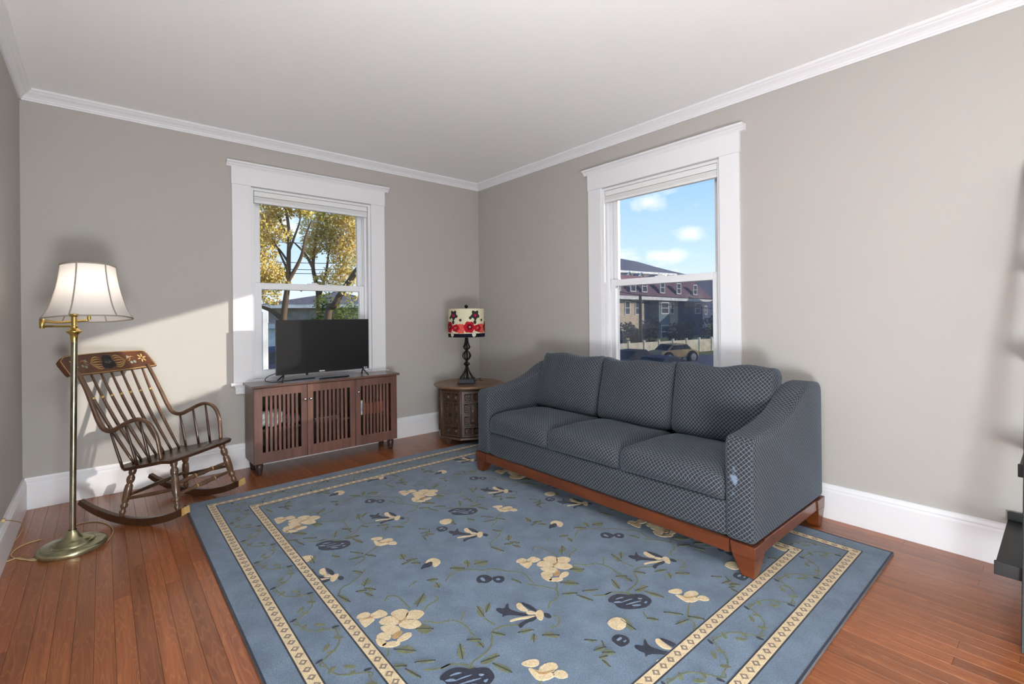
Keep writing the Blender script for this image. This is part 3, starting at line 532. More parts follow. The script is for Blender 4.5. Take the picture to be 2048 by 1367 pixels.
for kd, gg in pc.items(): tag(gg.build(kinds[kd][0]+'s', kinds[kd][1], rug), kind='stuff')
# climbing vine in the field between the two bands
gl_ = G()
def vine_run(p0, p1, off):
    p0, p1 = Vector(p0), Vector(p1); d = (p1-p0); Ln = d.length; d.normalize(); nn = Vector((-d.y, d.x)); n_ = int(Ln/0.145)
    for i in range(n_):
        s0 = Ln*i/n_; sg = 1 if i % 2 else -1
        a = p0+d*s0+nn*sg*0.05; b_ = p0+d*(s0+Ln/n_)-nn*sg*0.05; m_ = (a+b_)/2+d*0.02
        ribbon(gv, [tuple(a), tuple(m_+nn*sg*0.03), tuple(b_)], 0.005, RT_+0.0012, False)
        ribbon(gv, [tuple(b_), tuple(b_-nn*sg*0.012+d*0.015), tuple(b_+d*0.03)], 0.004, RT_+0.0012, False)
        for (t, an, ln) in ((0.3, 0.9, 0.05), (0.45, -0.8, 0.055), (0.75, 1.2, 0.04), (0.9, -1.3, 0.035)):
            c0 = a+(b_-a)*t; ax_ = Vector((math.cos(an), math.sin(an))); v = d*ax_.x+nn*ax_.y*sg; wv = Vector((-v.y, v.x))
            q = [tuple(c0), tuple(c0+v*ln*.35+wv*ln*.22), tuple(c0+v*ln), tuple(c0+v*ln*.4-wv*ln*.16)]
            slab(gl_ if t < .8 else gd, rnd_poly(q), RT_+0.0016)
mb = 0.223
vine_run((RX0+mb, RY1-mb), (RX0+mb, RY0+mb), 0); vine_run((RX1-mb, RY0+mb), (RX1-mb, RY1-mb), 0); vine_run((RX0+mb, RY0+mb), (RX1-mb, RY0+mb), 0); vine_run((RX1-mb, RY1-mb), (RX0+mb, RY1-mb), 0)
tag(gv.build('vine', 'wool_green', rug), kind='stuff'); tag(gl_.build('border_leaves', 'wool_green', rug), kind='stuff'); tag(gd.build('leaf_veins', 'wool_black', rug), kind='stuff')

# ------------------------------------------------------------------ sofa
SX, SY = -0.57, -2.37
sofa = thing('sofa', 'slate blue three seat sofa with lattice weave upholstery and cherry wood base', 'sofa', (SX, SY, 0))
ARM = [(-1.030, .160), (-1.030, .600), (-1.022, .622), (-1.000, .634), (-.94, .640), (-.86, .646), (-.78, .656), (-.70, .670), (-.62, .692), (-.545, .720), (-.48, .752), (-.42, .783), (-.37, .803), (-.31, .815), (-.22, .816), (-.15, .808), (-.118, .780), (-.115, .70), (-.115, .160)]
g = G(); g.prism(ARM, -3.402, -3.268, 'xz'); g.build('arm', 'upholstery_worn', sofa, bevel=0.028, seg=4, uvbox=True)
g = G(); g.prism(ARM, -1.340, -1.474, 'xz'); g.build('arm', 'upholstery', sofa, bevel=0.028, seg=4, uvbox=True)
g = G(); g.cushion((0.085, 0.915, 0.31), 0.05, n=12); g.xf(Matrix.Translation((-.215, -2.371, .47))); g.build('back_frame', 'upholstery', sofa, True)
g = G(); g.cushion((0.42, 0.900, 0.082), 0.02, n=12); g.xf(Matrix.Translation((-.595, -2.371, .240))); g.build('seat_deck', 'upholstery', sofa, True)
ys = [-1.476, -2.088, -2.660, -3.266]
for i in range(3):
    yc = (ys[i]+ys[i+1])/2; hy = (ys[i]-ys[i+1])/2-0.001
    def sf(p, c, i=i):
        b_ = (1-c[0]**2)*(1-c[1]**4); q = p.copy()
        if c[2] > 0: q.z += 0.030*b_*c[2]+0.008*noise.noise(p*4+Vector((i*5, 0, 0)))
        q.x -= 0.016*(1-c[1]**2)*(1-c[2]**2)*(c[0] < 0)*abs(c[0])
        q.y += 0.004*noise.noise(p*7+Vector((0, i*3, 0))); q.z -= 0.010*max(0, abs(c[1])-.8)*5*(c[0] < -.6)
        return q
    g = G(); g.cushion((0.305, hy, 0.068), 0.042, sf, 11); g.xf(Matrix.Translation((-.728, yc, .384)) @ Matrix.Rotation(math.radians(1.5), 4, 'Y')); g.build('seat_cushion', 'upholstery', sofa, True)
    def bf(p, c, i=i):
        b_ = (1-c[1]**2)*(1-c[2]**2); q = p.copy(); q.x += 0.045*b_*(1 if c[0] > 0 else -1)
        q += Vector((0.012, 0.006, 0.010))*noise.noise(p*5+Vector((i*7.7, 3, 0)))
        q.x += 0.007*noise.noise(Vector((p.y*16+i*3, p.z*5, 0)))*(c[2] > 0)
        if c[2] > .6: q.z += 0.010*math.sin(p.y*17+i*2)+(0.012 if abs(c[1]) > .85 else 0)-0.018*max(0, 1-abs(c[1]-.15)*1.6)*(i == 1)
        return q
    g = G(); g.cushion((0.075, hy+0.004, 0.222), 0.05, bf, 12)
    wob = (0.02, -0.01, -0.02)[i]
    g.xf(Matrix.Translation((-.415, yc+(0.02, 0.0, -0.012)[i], .665)) @ Matrix.Rotation(math.radians(14+wob*100), 4, 'Y') @ Matrix.Rotation(wob, 4, 'X')); g.build('back_cushion', 'upholstery', sofa, True)
g = G(); g.box((-1.036, -3.29, .100), (-1.012, -1.45, .160)); g.build('front_rail', 'cherry', sofa, bevel=0.003)
for y0, y1 in ((-3.403, -3.380), (-1.339, -1.360)):
    g = G(); g.box((-.92, y0, .105), (-.22, y1, .160)); g.build('side_rail', 'cherry', sofa, bevel=0.003)
g = G(); g.box((-.14, -3.39, .105), (-.12, -1.35, .160)); g.build('back_rail', 'cherry', sofa, bevel=0.003)
def leg(xo, yo, sx, sy, zb):     # outer corner, inward directions
    g = G(); t = [(0, 0), (.115, 0), (.115, .115), (0, .115)]; b_ = [(.012, .012), (.066, .012), (.066, .066), (.012, .066)]; m_ = [(0.001, 0.001), (.105, 0.001), (.105, .105), (0.001, .105)]
    def R(q, z): return [(xo+sx*a, yo+sy*c_, z) for a, c_ in q]
    g.hexa(R(b_, zb), R(m_, .105)); g.hexa(R(m_, .105), R(t, .160)); g.build('leg', 'cherry', sofa, bevel=0.003)
leg(-1.040, -3.410, 1, 1, RT_+0.0035); leg(-1.040, -1.332, 1, -1, RT_+0.0035); leg(-.117, -3.410, -1, 1, 0.0); leg(-.117, -1.332, -1, -1, 0.0)

# ------------------------------------------------------------------ media cabinet
CX0, CX1, CYF, CYB = -2.362, -1.188, -.332, -.048
cab = thing('media_cabinet', 'low dark brown wooden cabinet with three slatted doors under the television', 'cabinet', ((CX0+CX1)/2, (CYF+CYB)/2, 0))
g = G(); g.box((CX0-.016, CYF-.014, .668), (CX1+.022, CYB+.002, .687)); g.build('top', 'walnut_top', cab, bevel=0.004)
for xa in (CX0, CX1-.018): g = G(); g.box((xa, CYF+.016, .090), (xa+.018, CYB, .668)); g.build('side_panel', 'walnut_slats', cab, bevel=0.001)
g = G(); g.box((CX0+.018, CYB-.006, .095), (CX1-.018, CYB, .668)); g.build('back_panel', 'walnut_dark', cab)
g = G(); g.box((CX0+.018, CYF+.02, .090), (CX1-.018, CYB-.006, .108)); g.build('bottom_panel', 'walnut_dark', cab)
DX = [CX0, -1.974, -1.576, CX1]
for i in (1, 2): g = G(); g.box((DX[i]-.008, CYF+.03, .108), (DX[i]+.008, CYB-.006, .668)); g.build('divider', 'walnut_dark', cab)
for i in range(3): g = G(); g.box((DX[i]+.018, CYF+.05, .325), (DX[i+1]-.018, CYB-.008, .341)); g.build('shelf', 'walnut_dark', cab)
for i in range(3):
    a, b_ = DX[i]+.002, DX[i+1]-.002; wl = .058 if i == 0 else .045; wr = .058 if i == 2 else .045
    fr_ = G(); z0, z1 = .094, .664
    for bx in (((a, z0), (a+wl, z1)), ((b_-wr, z0), (b_, z1)), ((a+wl, z1-.062), (b_-wr, z1)), ((a+wl, z0), (b_-wr, z0+.082))): fr_.box((bx[0][0], CYF, bx[0][1]), (bx[1][0], CYF+.018, bx[1][1]))
    d = fr_.build('door', 'walnut_slats', cab, bevel=0.0015)
    span = (b_-wr)-(a+wl); n_ = 8; gap = span/(n_+1)
    for k in range(n_):
        xc = a+wl+gap*(k+1)-gap*.02; hw_ = gap*.285
        s_ = G(); s_.box((xc-hw_, CYF+.003, z0+.082), (xc+hw_, CYF+.015, z1-.062)); s_.build('slat', 'walnut_slats', d, bevel=0.001)
    xk = (b_-.020) if i == 0 else (a+.020)
    kz = .548 if i < 2 else .556
    s_ = G(); s_.lathe([(.004, 0), (.004, .012), (.010, .016), (.011, .022), (.007, .027), (.001, .028)], (xk, CYF, kz), 14, axis=(0, -1, 0)); tag(s_.build('knob', 'nickel', d, True), 'round brushed nickel knob')
for x in (CX0+.045, CX1-.045):
    for y in (CYF+.05, CYB-.05): g = G(); g.lathe([(.017, 0), (.021, .012), (.027, .055), (.028, .090)], (x, y, 0), 16); g.build('foot', 'walnut_dark', cab, True)
def crumple(name, mt, c, h, label, cat, seed=0, rx=0.0):
    def fn(p, q): return p+Vector((.018, .014, .026))*noise.noise(p*16+Vector((seed, 0, 0)))+Vector((0.012, .01, .016))*noise.noise(p*34+Vector((0, seed, 0)))
    g = G(); g.cushion(h, min(h)*.5, fn, 8); zmin = min(p.z for p in g.v); g.xf(Matrix.Translation((c[0], c[1], c[2]-zmin))); o = g.build(name, mt, None); tag(o, label, cat); return o
crumple('plastic_bag', 'paper_white', (-2.225, -.243, .3415), (.085, .050, .058), 'crumpled white plastic bag behind the left cabinet door slats', 'bag', 3)
crumple('folded_cloth', 'cloth_grey', (-2.065, -.21, .3415), (.060, .055, .032), 'grey folded cloth beside the white bag in the cabinet', 'cloth', 11)
g = G(); g.box((-1.92, -.285, .3415), (-1.70, -.10, .372)); o = g.build('disc_player', 'nickel', None, bevel=.004); tag(o, 'flat silver disc player behind the middle cabinet door', 'player')
g = G(); g.box((-1.545, -.275, .3415), (-1.485, -.10, .468)); o = g.build('paper_stack', 'paper_white', None, bevel=.003); tag(o, 'upright stack of white papers behind the right cabinet door', 'papers')
g = G(); g.box((-1.474, -.275, .3415), (-1.285, -.11, .440)); o = g.build('storage_box', 'book_red', None, bevel=.003); tag(o, 'reddish brown box beside the papers in the cabinet', 'box')

# ------------------------------------------------------------------ television and what lies by it
TY = -.222
tv = thing('television', 'black flat screen television on two splayed feet on the cabinet', 'television', (-1.795, TY, .687))
g = G(); g.box((-2.178, TY-.012, .742), (-1.410, TY+.012, 1.181)); g.build('housing', 'black_plastic', tv, bevel=0.003)
g = G(); g.box((-2.06, TY+.012, .77), (-1.53, TY+.05, 1.02)); g.build('rear_housing', 'black_plastic', tv, bevel=0.012)
g = G(); g.box((-2.172, TY-.0132, .764), (-1.416, TY-.011, 1.176)); g.build('screen', 'tv_screen', tv)
g = G(); g.box((-1.845, TY-.0145, .748), (-1.800, TY-.011, .757)); tag(g.build('front_badge', 'silver_print', tv), 'small silver maker badge')
g = G(); g.box((-1.458, TY-.0145, .748), (-1.446, TY-.011, .758)); g.box((-1.441, TY-.0145, .749), (-1.428, TY-.011, .756)); tag(g.build('corner_badge', 'silver_print', tv), 'small silver corner badge')
for x, sx in ((-2.118, -1), (-1.468, 1)):
    g = G(); g.tube([(x, TY, .752), (x+sx*.006, TY-.012, .735), (x+sx*.028, TY-.062, .691)], .006, 8); g.tube([(x+sx*.006, TY, .738), (x+sx*.028, TY+.075, .6925)], .0055, 8); g.build('foot', 'black_plastic', tv, True)
g = G(); g.lathe([(.012, .742), (.008, .728), (.001, .724)], (-1.94, TY, 0), 10); g.build('sensor', 'black_plastic', tv, True)
g = G(); g.box((-1.85, -.262, .6872), (-1.60, -.240, .6965)); o = g.build('remote_control', 'black_plastic', None, bevel=.003); tag(o, 'slim black remote lying in front of the television', 'remote')
g = G(); pth = smooth_path([(-2.165, TY+.02, .76), (-2.23, TY+.03, .735), (-2.25, TY+.02, .706), (-2.20, TY+.01, .6905), (-2.10, TY+.03, .6905), (-1.98, TY+.05, .6905), (-1.86, TY+.055, .6905)], 5); g.tube(pth, .0032, 6); g.build('power_cable', 'cord_black', tv, True)

# ------------------------------------------------------------------ end table (eight sided, carved doors)
TC = Vector((-.515, -.510, 0)); RB = .300
n_c = Vector((FW.x, FW.y, 0)).normalized(); r_c = Vector((n_c.y, -n_c.x, 0))
tbl = thing('end_table', 'round topped eight sided carved oak end table in the corner', 'table', TC)
g = G(); g.lathe([(.0, .528), (.318, .528), (.334, .533), (.339, .541), (.336, .550), (.322, .555), (.300, .5535), (.292, .548), (.0, .548)], (TC.x, TC.y, 0), 48, cap=False); g.build('top', 'carved_top', tbl, True)
def octp(r, ang): q = math.radians(ang); return TC-n_c*(r*math.cos(q))+r_c*(r*math.sin(q))
va = [-10+45*k for k in range(8)]
def octprism(r, z0, z1, name, mt, r1=None, bevel=.002):
    g = G(); b_ = [octp(r, a).to_2d() for a in va]; t = [octp(r1 or r, a).to_2d() for a in va]
    g.add([(p.x, p.y, z0) for p in b_]+[(p.x, p.y, z1) for p in t], [tuple(range(8)), tuple(range(15, 7, -1))]+[(k, (k+1) % 8, (k+1) % 8+8, k+8) for k in range(8)]); return g.build(name, mt, tbl, bevel=bevel)
octprism(RB-.026, .075, .528, 'body', 'carved_oak'); octprism(RB+.012, .066, .084, 'base_moulding', 'carved_oak', RB+.004); octprism(RB+.004, .510, .528, 'top_moulding', 'carved_oak', RB+.008)
for k in range(8):
    a = octp(RB, va[k]); b_ = octp(RB, va[(k+1) % 8]); ux = (b_-a).normalized(); nz_ = Vector((ux.y, -ux.x, 0))
    if nz_.dot((a+b_)/2-TC) < 0: nz_ = -nz_
    W = (b_-a).length; face_o = (a+b_)/2
    ang = math.atan2(ux.y, ux.x)
    dr = G()
    def FB(g, u0, u1, z0, z1, d0, d1):
        P_ = lambda u, z, d: face_o+ux*u+nz_*d+Vector((0, 0, z))
        g.hexa([P_(u0, z0, d0), P_(u1, z0, d0), P_(u1, z0, d1), P_(u0, z0, d1)], [P_(u0, z1, d0), P_(u1, z1, d0), P_(u1, z1, d1), P_(u0, z1, d1)])
    h = W/2
    co = G(); co.tube([a*0.985+TC*0.015+Vector((0, 0, .084)), a*0.985+TC*0.015+Vector((0, 0, .512))], .013, 10); co.build('corner_post', 'carved_oak', tbl, True)
    FB(dr, -h+.012, -h+.032, .09, .508, -.026, .001); FB(dr, h-.032, h-.012, .09, .508, -.026, .001); FB(dr, -h+.032, h-.032, .488, .508, -.026, .001); FB(dr, -h+.032, h-.032, .09, .108, -.026, .001)
    for z in (.176, .400): FB(dr, -h+.032, h-.032, z, z+.009, -.026, .004)
    for u0, u1 in ((-h+.032, -.034), (.034, h-.032)): FB(dr, u0, u1, .286, .295, -.026, .004)
    for u in (-.034, .026): FB(dr, u, u+.008, .185, .400, -.026, .003)
    for z0, z1 in ((.108, .176), (.409, .488)): FB(dr, -.004, .004, z0, z1, -.026, .003)
    d = dr.build('door_frame', 'carved_oak', tbl, bevel=.0012)
    cells = [(-h+.036, -.008, .112, .172), (.008, h-.036, .112, .172), (-h+.036, -.008, .413, .484), (.008, h-.036, .413, .484), (-h+.036, -.038, .189, .282), (-h+.036, -.038, .299, .396), (.038, h-.036, .189, .282), (.038, h-.036, .299, .396), (-.022, .022, .189, .396)]
    for u0, u1, z0, z1 in cells:
        cp = G(); uc, zc, hu, hz = (u0+u1)/2, (z0+z1)/2, (u1-u0)/2, (z1-z0)/2
        P_ = lambda u, z, dd: face_o+ux*u+nz_*dd+Vector((0, 0, z))
        for s0, s1, d0, d1 in ((.90, .66, -.026, -.012), (.45, .18, -.014, -.003)): cp.hexa([P_(uc-hu*s0, zc-hz*s0, d0), P_(uc+hu*s0, zc-hz*s0, d0), P_(uc+hu*s0, zc+hz*s0, d0), P_(uc-hu*s0, zc+hz*s0, d0)], [P_(uc-hu*s1, zc-hz*s1, d1), P_(uc+hu*s1, zc-hz*s1, d1), P_(uc+hu*s1, zc+hz*s1, d1), P_(uc-hu*s1, zc+hz*s1, d1)])
        if hz < .06:
            for su in (-1, 1):
                for sz in (-1, 1): cp.hexa([P_(uc+su*hu*.55+e0*hu*.2, zc+sz*hz*.55+e1*hz*.2, -.018) for e0, e1 in ((-1,-1),(1,-1),(1,1),(-1,1))], [P_(uc+su*hu*.55+e0*hu*.08, zc+sz*hz*.55+e1*hz*.08, -.004) for e0, e1 in ((-1,-1),(1,-1),(1,1),(-1,1))])
        cp.build('carved_panel', 'carved_oak', d)
    if k % 2 == 1:
        rp = G(); cc = face_o+nz_*.006+Vector((0, 0, .290)); rp.tube([cc+ux*(.016*math.cos(q))+Vector((0, 0, .012*math.sin(q))) for q in [2*math.pi*i/14 for i in range(15)]], .0028, 6, False); tag(rp.build('ring_pull', 'black_metal', d, True), 'dark iron ring pull')
for a in (-52, 38, 128, 218):
    p = octp(.245, a); zf = RT_+.0005 if p.y < -.60 and p.x > RX0 else 0; g = G(); g.hexa([(p.x-.022, p.y-.022, zf), (p.x+.022, p.y-.022, zf), (p.x+.022, p.y+.022, zf), (p.x-.022, p.y+.022, zf)], [(p.x-.035, p.y-.035, .07), (p.x+.035, p.y-.035, .07), (p.x+.035, p.y+.035, .07), (p.x-.035, p.y+.035, .07)]); g.build('foot', 'carved_oak', tbl, bevel=.002)

# ------------------------------------------------------------------ table lamp
TLc = TC+r_c*(-.018)
tl = thing('table_lamp', 'black wire table lamp with red flower print drum shade on the corner table', 'lamp', (TLc.x, TLc.y, .548))
g = G(); q = .078; P4 = lambda s_, z: [(TLc+r_c*(s_*a)+n_c*(s_*b_)+Vector((0, 0, z))) for a, b_ in ((-1, -1), (1, -1), (1, 1), (-1, 1))]
g.hexa(P4(.084, .548), P4(.078, .592)); g.build('base', 'lamp_block', tl, bevel=.006)
prof = [(.590, .074), (.605, .062), (.630, .044), (.665, .024), (.700, .012), (.716, .012), (.728, .026), (.738, .026), (.752, .010), (.766, .008), (.785, .028), (.812, .040), (.842, .030), (.864, .009), (.880, .022), (.895, .034), (.915, .026), (.945, .017), (.985, .013)]
for k in range(9):
    a = 2*math.pi*k/9+.2; g = G(); g.tube(smooth_path([(TLc.x+r*math.cos(a), TLc.y+r*math.sin(a), z) for z, r in prof], 3), .0040, 6); g.build('wire', 'black_metal', tl, True)
g = G(); g.tube([(TLc.x, TLc.y, .59), (TLc.x, TLc.y, 1.29)], .006, 8); g.build('rod', 'black_metal', tl, True)
g = G()
for z, r in ((.708, .015), (.758, .012), (.870, .013), (.985, .017)): g.lathe([(r*.6, z-.009), (r, z-.003), (r, z+.003), (r*.6, z+.009)], (TLc.x, TLc.y, 0), 12)
g.build('collars', 'black_metal', tl, True)
RS, ZS0, ZS1 = .176, .997, 1.268
g = G(); g.lathe([(RS, ZS0), (RS, ZS1), (RS-.003, ZS1), (RS-.003, ZS0), (RS, ZS0)], (TLc.x, TLc.y, 0), 64, False); sh = g.build('drum_shade', 'print_shade', tl, 'auto')
g = G()
for k in range(3): a = k*2.094; g.tube([(TLc.x, TLc.y, 1.262), (TLc.x+RS*.985*math.cos(a), TLc.y+RS*.985*math.sin(a), 1.262)], .002, 6)
g.build('spider', 'black_metal', tl)
g = G(); g.lathe([(.004, 1.268), (.008, 1.276), (.017, 1.284), (.018, 1.296), (.011, 1.306), (.001, 1.309)], (TLc.x, TLc.y, 0), 14); g.build('finial', 'black_metal', tl, True)
for nm_, c_ in (('print_charcoal', (58, 58, 54)), ('print_red', (186, 30, 46)), ('print_crimson', (120, 16, 30)), ('print_coral', (226, 98, 84)), ('print_navy', (26, 27, 40)), ('print_cream', (226, 220, 200)), ('print_magenta', (186, 34, 84))): mat(nm_, S(*c_), .85, spec=.1, noise_=(60, S(*[int(v*.75) for v in c_]), .8, (1, 1, 1)))
def on_shade(s_, z, lay): a = s_/RS; return TLc-n_c*((RS+.0006*lay)*math.cos(a))+r_c*((RS+.0006*lay)*math.sin(a))+Vector((0, 0, z))
def patch(g, outline, lay):
    c_ = (sum(p[0] for p in outline)/len(outline), sum(p[1] for p in outline)/len(outline)); n_ = len(outline)
    vs = [on_shade(*c_, lay)]+[on_shade((c_[0]+p[0])/2, (c_[1]+p[1])/2, lay) for p in outline]+[on_shade(p[0], p[1], lay) for p in outline]
    g.add(vs, [(0, 1+k, 1+(k+1) % n_) for k in range(n_)]+[(1+k, 1+n_+k, 1+n_+(k+1) % n_, 1+(k+1) % n_) for k in range(n_)])
def blob(s_, z, r, lobes=0, dep=0, ph=0, ry=1, n_=40): return [(s_+r*(1+dep*math.cos(lobes*t+ph))*math.cos(t), z+ry*r*(1+dep*math.cos(lobes*t+ph))*math.sin(t)) for t in [2*math.pi*i/n_ for i in range(n_)]]
pr = {k: G() for k in ('charcoal', 'red', 'crimson', 'coral', 'navy', 'cream', 'magenta')}
per = 2*math.pi*RS/5
for rep in range(5):
    o = rep*per+.034
    w_ = per/8
    for i in range(8): patch(pr['navy'], [(o-.08+w_*i, ZS0+.0005), (o-.08+w_*(i+1), ZS0+.0005), (o-.08+w_*(i+1), ZS0+.036), (o-.08+w_*i, ZS0+.036)], 1)
    patch(pr['charcoal'], blob(o+.070, 1.207, .043, 5, .20, math.pi*.5), 1); patch(pr['magenta'], blob(o+.070, 1.204, .015, 5, .2), 2)
    patch(pr['charcoal'], blob(o+.020, 1.181, .014), 1); patch(pr['charcoal'], blob(o+.066, 1.140, .016, ry=1.2), 1); patch(pr['charcoal'], blob(o-.075, 1.160, .013), 1)
    patch(pr['coral'], blob(o-.072, 1.080, .046, 6, .08), 2); patch(pr['red'], blob(o-.122, 1.085, .037, 5, .1), 3); patch(pr['crimson'], blob(o-.122, 1.085, .020, 5, .15), 4); patch(pr['coral'], blob(o-.122, 1.088, .010), 5)
    patch(pr['red'], blob(o+.010, 1.094, .054, 6, .08, .5), 4); patch(pr['crimson'], blob(o+.014, 1.096, .029, 6, .12), 5); patch(pr['cream'], blob(o+.014, 1.096, .007, 4, .3), 6)
    patch(pr['red'], blob(o+.092, 1.083, .034, 5, .1), 2); patch(pr['coral'], blob(o+.092, 1.085, .012), 4); patch(pr['cream'], blob(o+.055, 1.030, .021, ry=1.35), 5)
for k_, g_ in pr.items(): tag(g_.build('printed_'+k_, 'print_'+k_, sh), kind='stuff')
g = G(); pth = smooth_path([TLc+n_c*.08+Vector((0, 0, .556)), TLc+r_c*.06+n_c*.11+Vector((0, 0, .5525)), TLc+r_c*.10+n_c*.14+Vector((0, 0, .565)), TLc+r_c*.125+n_c*.13+Vector((0, 0, .578)), TLc+r_c*.115+n_c*.12+Vector((0, 0, .556)), TLc+r_c*.14+n_c*.17+Vector((0, 0, .5525))], 5); g.tube(pth, .0028, 6); g.build('cord', 'cord_black', tl, True)

# ------------------------------------------------------------------ swing arm floor lamp
LA = Vector((-3.345, -.905, 0))
fl = thing('floor_lamp', 'brass swing arm floor lamp with cream bell shade beside the rocking chair', 'lamp', LA)
g = G(); g.lathe([(.0, .0), (.138, .0), (.141, .006), (.141, .022), (.136, .028), (.120, .030), (.092, .033), (.088, .040), (.082, .043), (.077, .044), (.073, .050), (.056, .053), (.040, .062), (.028, .078), (.019, .092), (.017, .10)], LA, 48, False); g.build('base', 'aged_base', fl, 'auto', ang=50)
tilt = r_c*.018
g = G(); g.tube([LA+Vector((0, 0, .09)), LA+tilt+Vector((0, 0, 1.085))], .0135, 16); g.build('pole', 'aged_brass', fl, 'auto')
T0 = LA+tilt
g = G(); g.lathe([(.0145, 1.082), (.0145, 1.092), (.016, 1.10), (.016, 1.118), (.024, 1.128), (.033, 1.136), (.033, 1.140), (.022, 1.148), (.014, 1.156), (.016, 1.160), (.016, 1.166), (.012, 1.170), (.012, 1.215), (.018, 1.217), (.022, 1.224), (.020, 1.230), (.002, 1.232)], T0, 20, False); g.build('upper_fitting', 'brass', fl, 'auto')
d0 = (T0-CAM).dot(FW)
HG = at(84, 645, d0+.06); HG.z = 0
SC = at(178, 638, d0+.17); SC.z = 0
g = G(); g.tube([T0+Vector((0, 0, 1.166)), HG+Vector((0, 0, 1.166))], .0065, 10); g.build('lower_arm', 'brass', fl, True)
g = G(); g.tube(smooth_path([HG+Vector((0, 0, 1.192)), HG*.65+SC*.35+Vector((0, 0, 1.186)), HG*.3+SC*.7+Vector((0, 0, 1.192)), SC+Vector((0, 0, 1.197))], 4), .0065, 10); g.build('upper_arm', 'brass', fl, True)
g = G(); g.lathe([(.010, 1.155), (.012, 1.158), (.012, 1.203), (.009, 1.207)], HG, 14); g.build('hinge', 'brass', fl, 'auto')
g = G(); g.tube([SC+Vector((0, 0, 1.20)), SC+Vector((0, 0, 1.30))], .009, 10); g.lathe([(.016, 1.285), (.017, 1.33), (.012, 1.335)], SC, 14); g.build('socket', 'brass', fl, 'auto')
BZ = 1.385
g = G(); g.lathe([(.012, BZ-.05), (.022, BZ-.02), (.028, BZ+.008), (.024, BZ+.028), (.010, BZ+.04), (.001, BZ+.042)], SC, 16); g.build('bulb', 'bulb_glow', fl, True)
BELL = [(.119, 1.500), (.122, 1.462), (.131, 1.400), (.146, 1.330), (.167, 1.258), (.195, 1.2040)]
def bell_r(r, th): return r*(1-.045*math.sin(3*(th))**2)
ROT = math.radians(-24)
cdir = Vector((CAM.x-SC.x, CAM.y-SC.y, 0)).normalized(); cside = Vector((-cdir.y, cdir.x, 0))
def bell_pt(r, z, th):
    a = th+ROT; rr = bell_r(r, th); return SC+cdir*(rr*math.cos(a)-.10*(z-1.204))+cside*(rr*math.sin(a))+Vector((0, 0, z+.10*rr*math.cos(a)))
prof2 = [(p.x, p.y) for p in smooth_path([(r, z, 0) for r, z in BELL], 4)]
g = G(); nn_ = 72
for r, z in prof2:
    for j in range(nn_): g.v.append(bell_pt(r, z, 2*math.pi*j/nn_))
g.f = [[i*nn_+j, i*nn_+(j+1) % nn_, (i+1)*nn_+(j+1) % nn_, (i+1)*nn_+j] for i in range(len(prof2)-1) for j in range(nn_)]
sh2 = g.build('bell_shade', 'silk_shade', fl, True)
for k in range(6):
    g = G(); g.tube([bell_pt(r+.001, z, k*math.pi/3) for r, z in prof2], .0036, 6); g.build('rib_trim', 'shade_trim', sh2, True)
for r, z, nm_ in ((.119, 1.500, 'top_band'), (.195, 1.2040, 'bottom_band')):
    g = G(); g.tube([bell_pt(r, z, 2*math.pi*j/72) for j in range(73)], .0042, 6, False); g.build(nm_, 'shade_trim', sh2, True)
def cable(pts, name):
    g = G(); g.tube(smooth_path(pts, 6), .0028, 6); g.build(name, 'cord_beige', fl, True)
F_ = lambda x, y, z=.0032: hitz(x, y, z)
cable([LA+r_c*(-.02)-n_c*.004+Vector((0, 0, .085)), F_(120, 1078, .05), F_(106, 1098, .036), F_(88, 1113, .006), F_(62, 1120), F_(36, 1115), F_(12, 1122), F_(2, 1117)], 'cord')
cable([F_(85, 1078), F_(60, 1084), F_(34, 1096), F_(22, 1110), F_(36, 1117), F_(60, 1118), F_(84, 1114)], 'cord')
wl_ = lambda x, y: (lambda r: CAM+r*((-RW+.024-CAM.x)/r.x))(ray(x, y))
pl = wl_(6, 1040)
cable([F_(2, 1102), F_(14, 1094), F_(34, 1076), F_(44, 1060), F_(45, 1054, .01), wl_(32, 1047)+Vector((.02, 0, 0)), wl_(18, 1042)+Vector((.012, 0, 0)), pl], 'cord')
g = G(); g.tube([pl+Vector((.001, .012, 0)), pl+Vector((.001, -.02, 0))], .008, 8); g.build('plug', 'cord_beige', fl, True)
cable([F_(208, 1088), F_(222, 1072), F_(226, 1058), F_(214, 1047), F_(190, 1042), F_(160, 1046), F_(152, 1050)], 'cord')

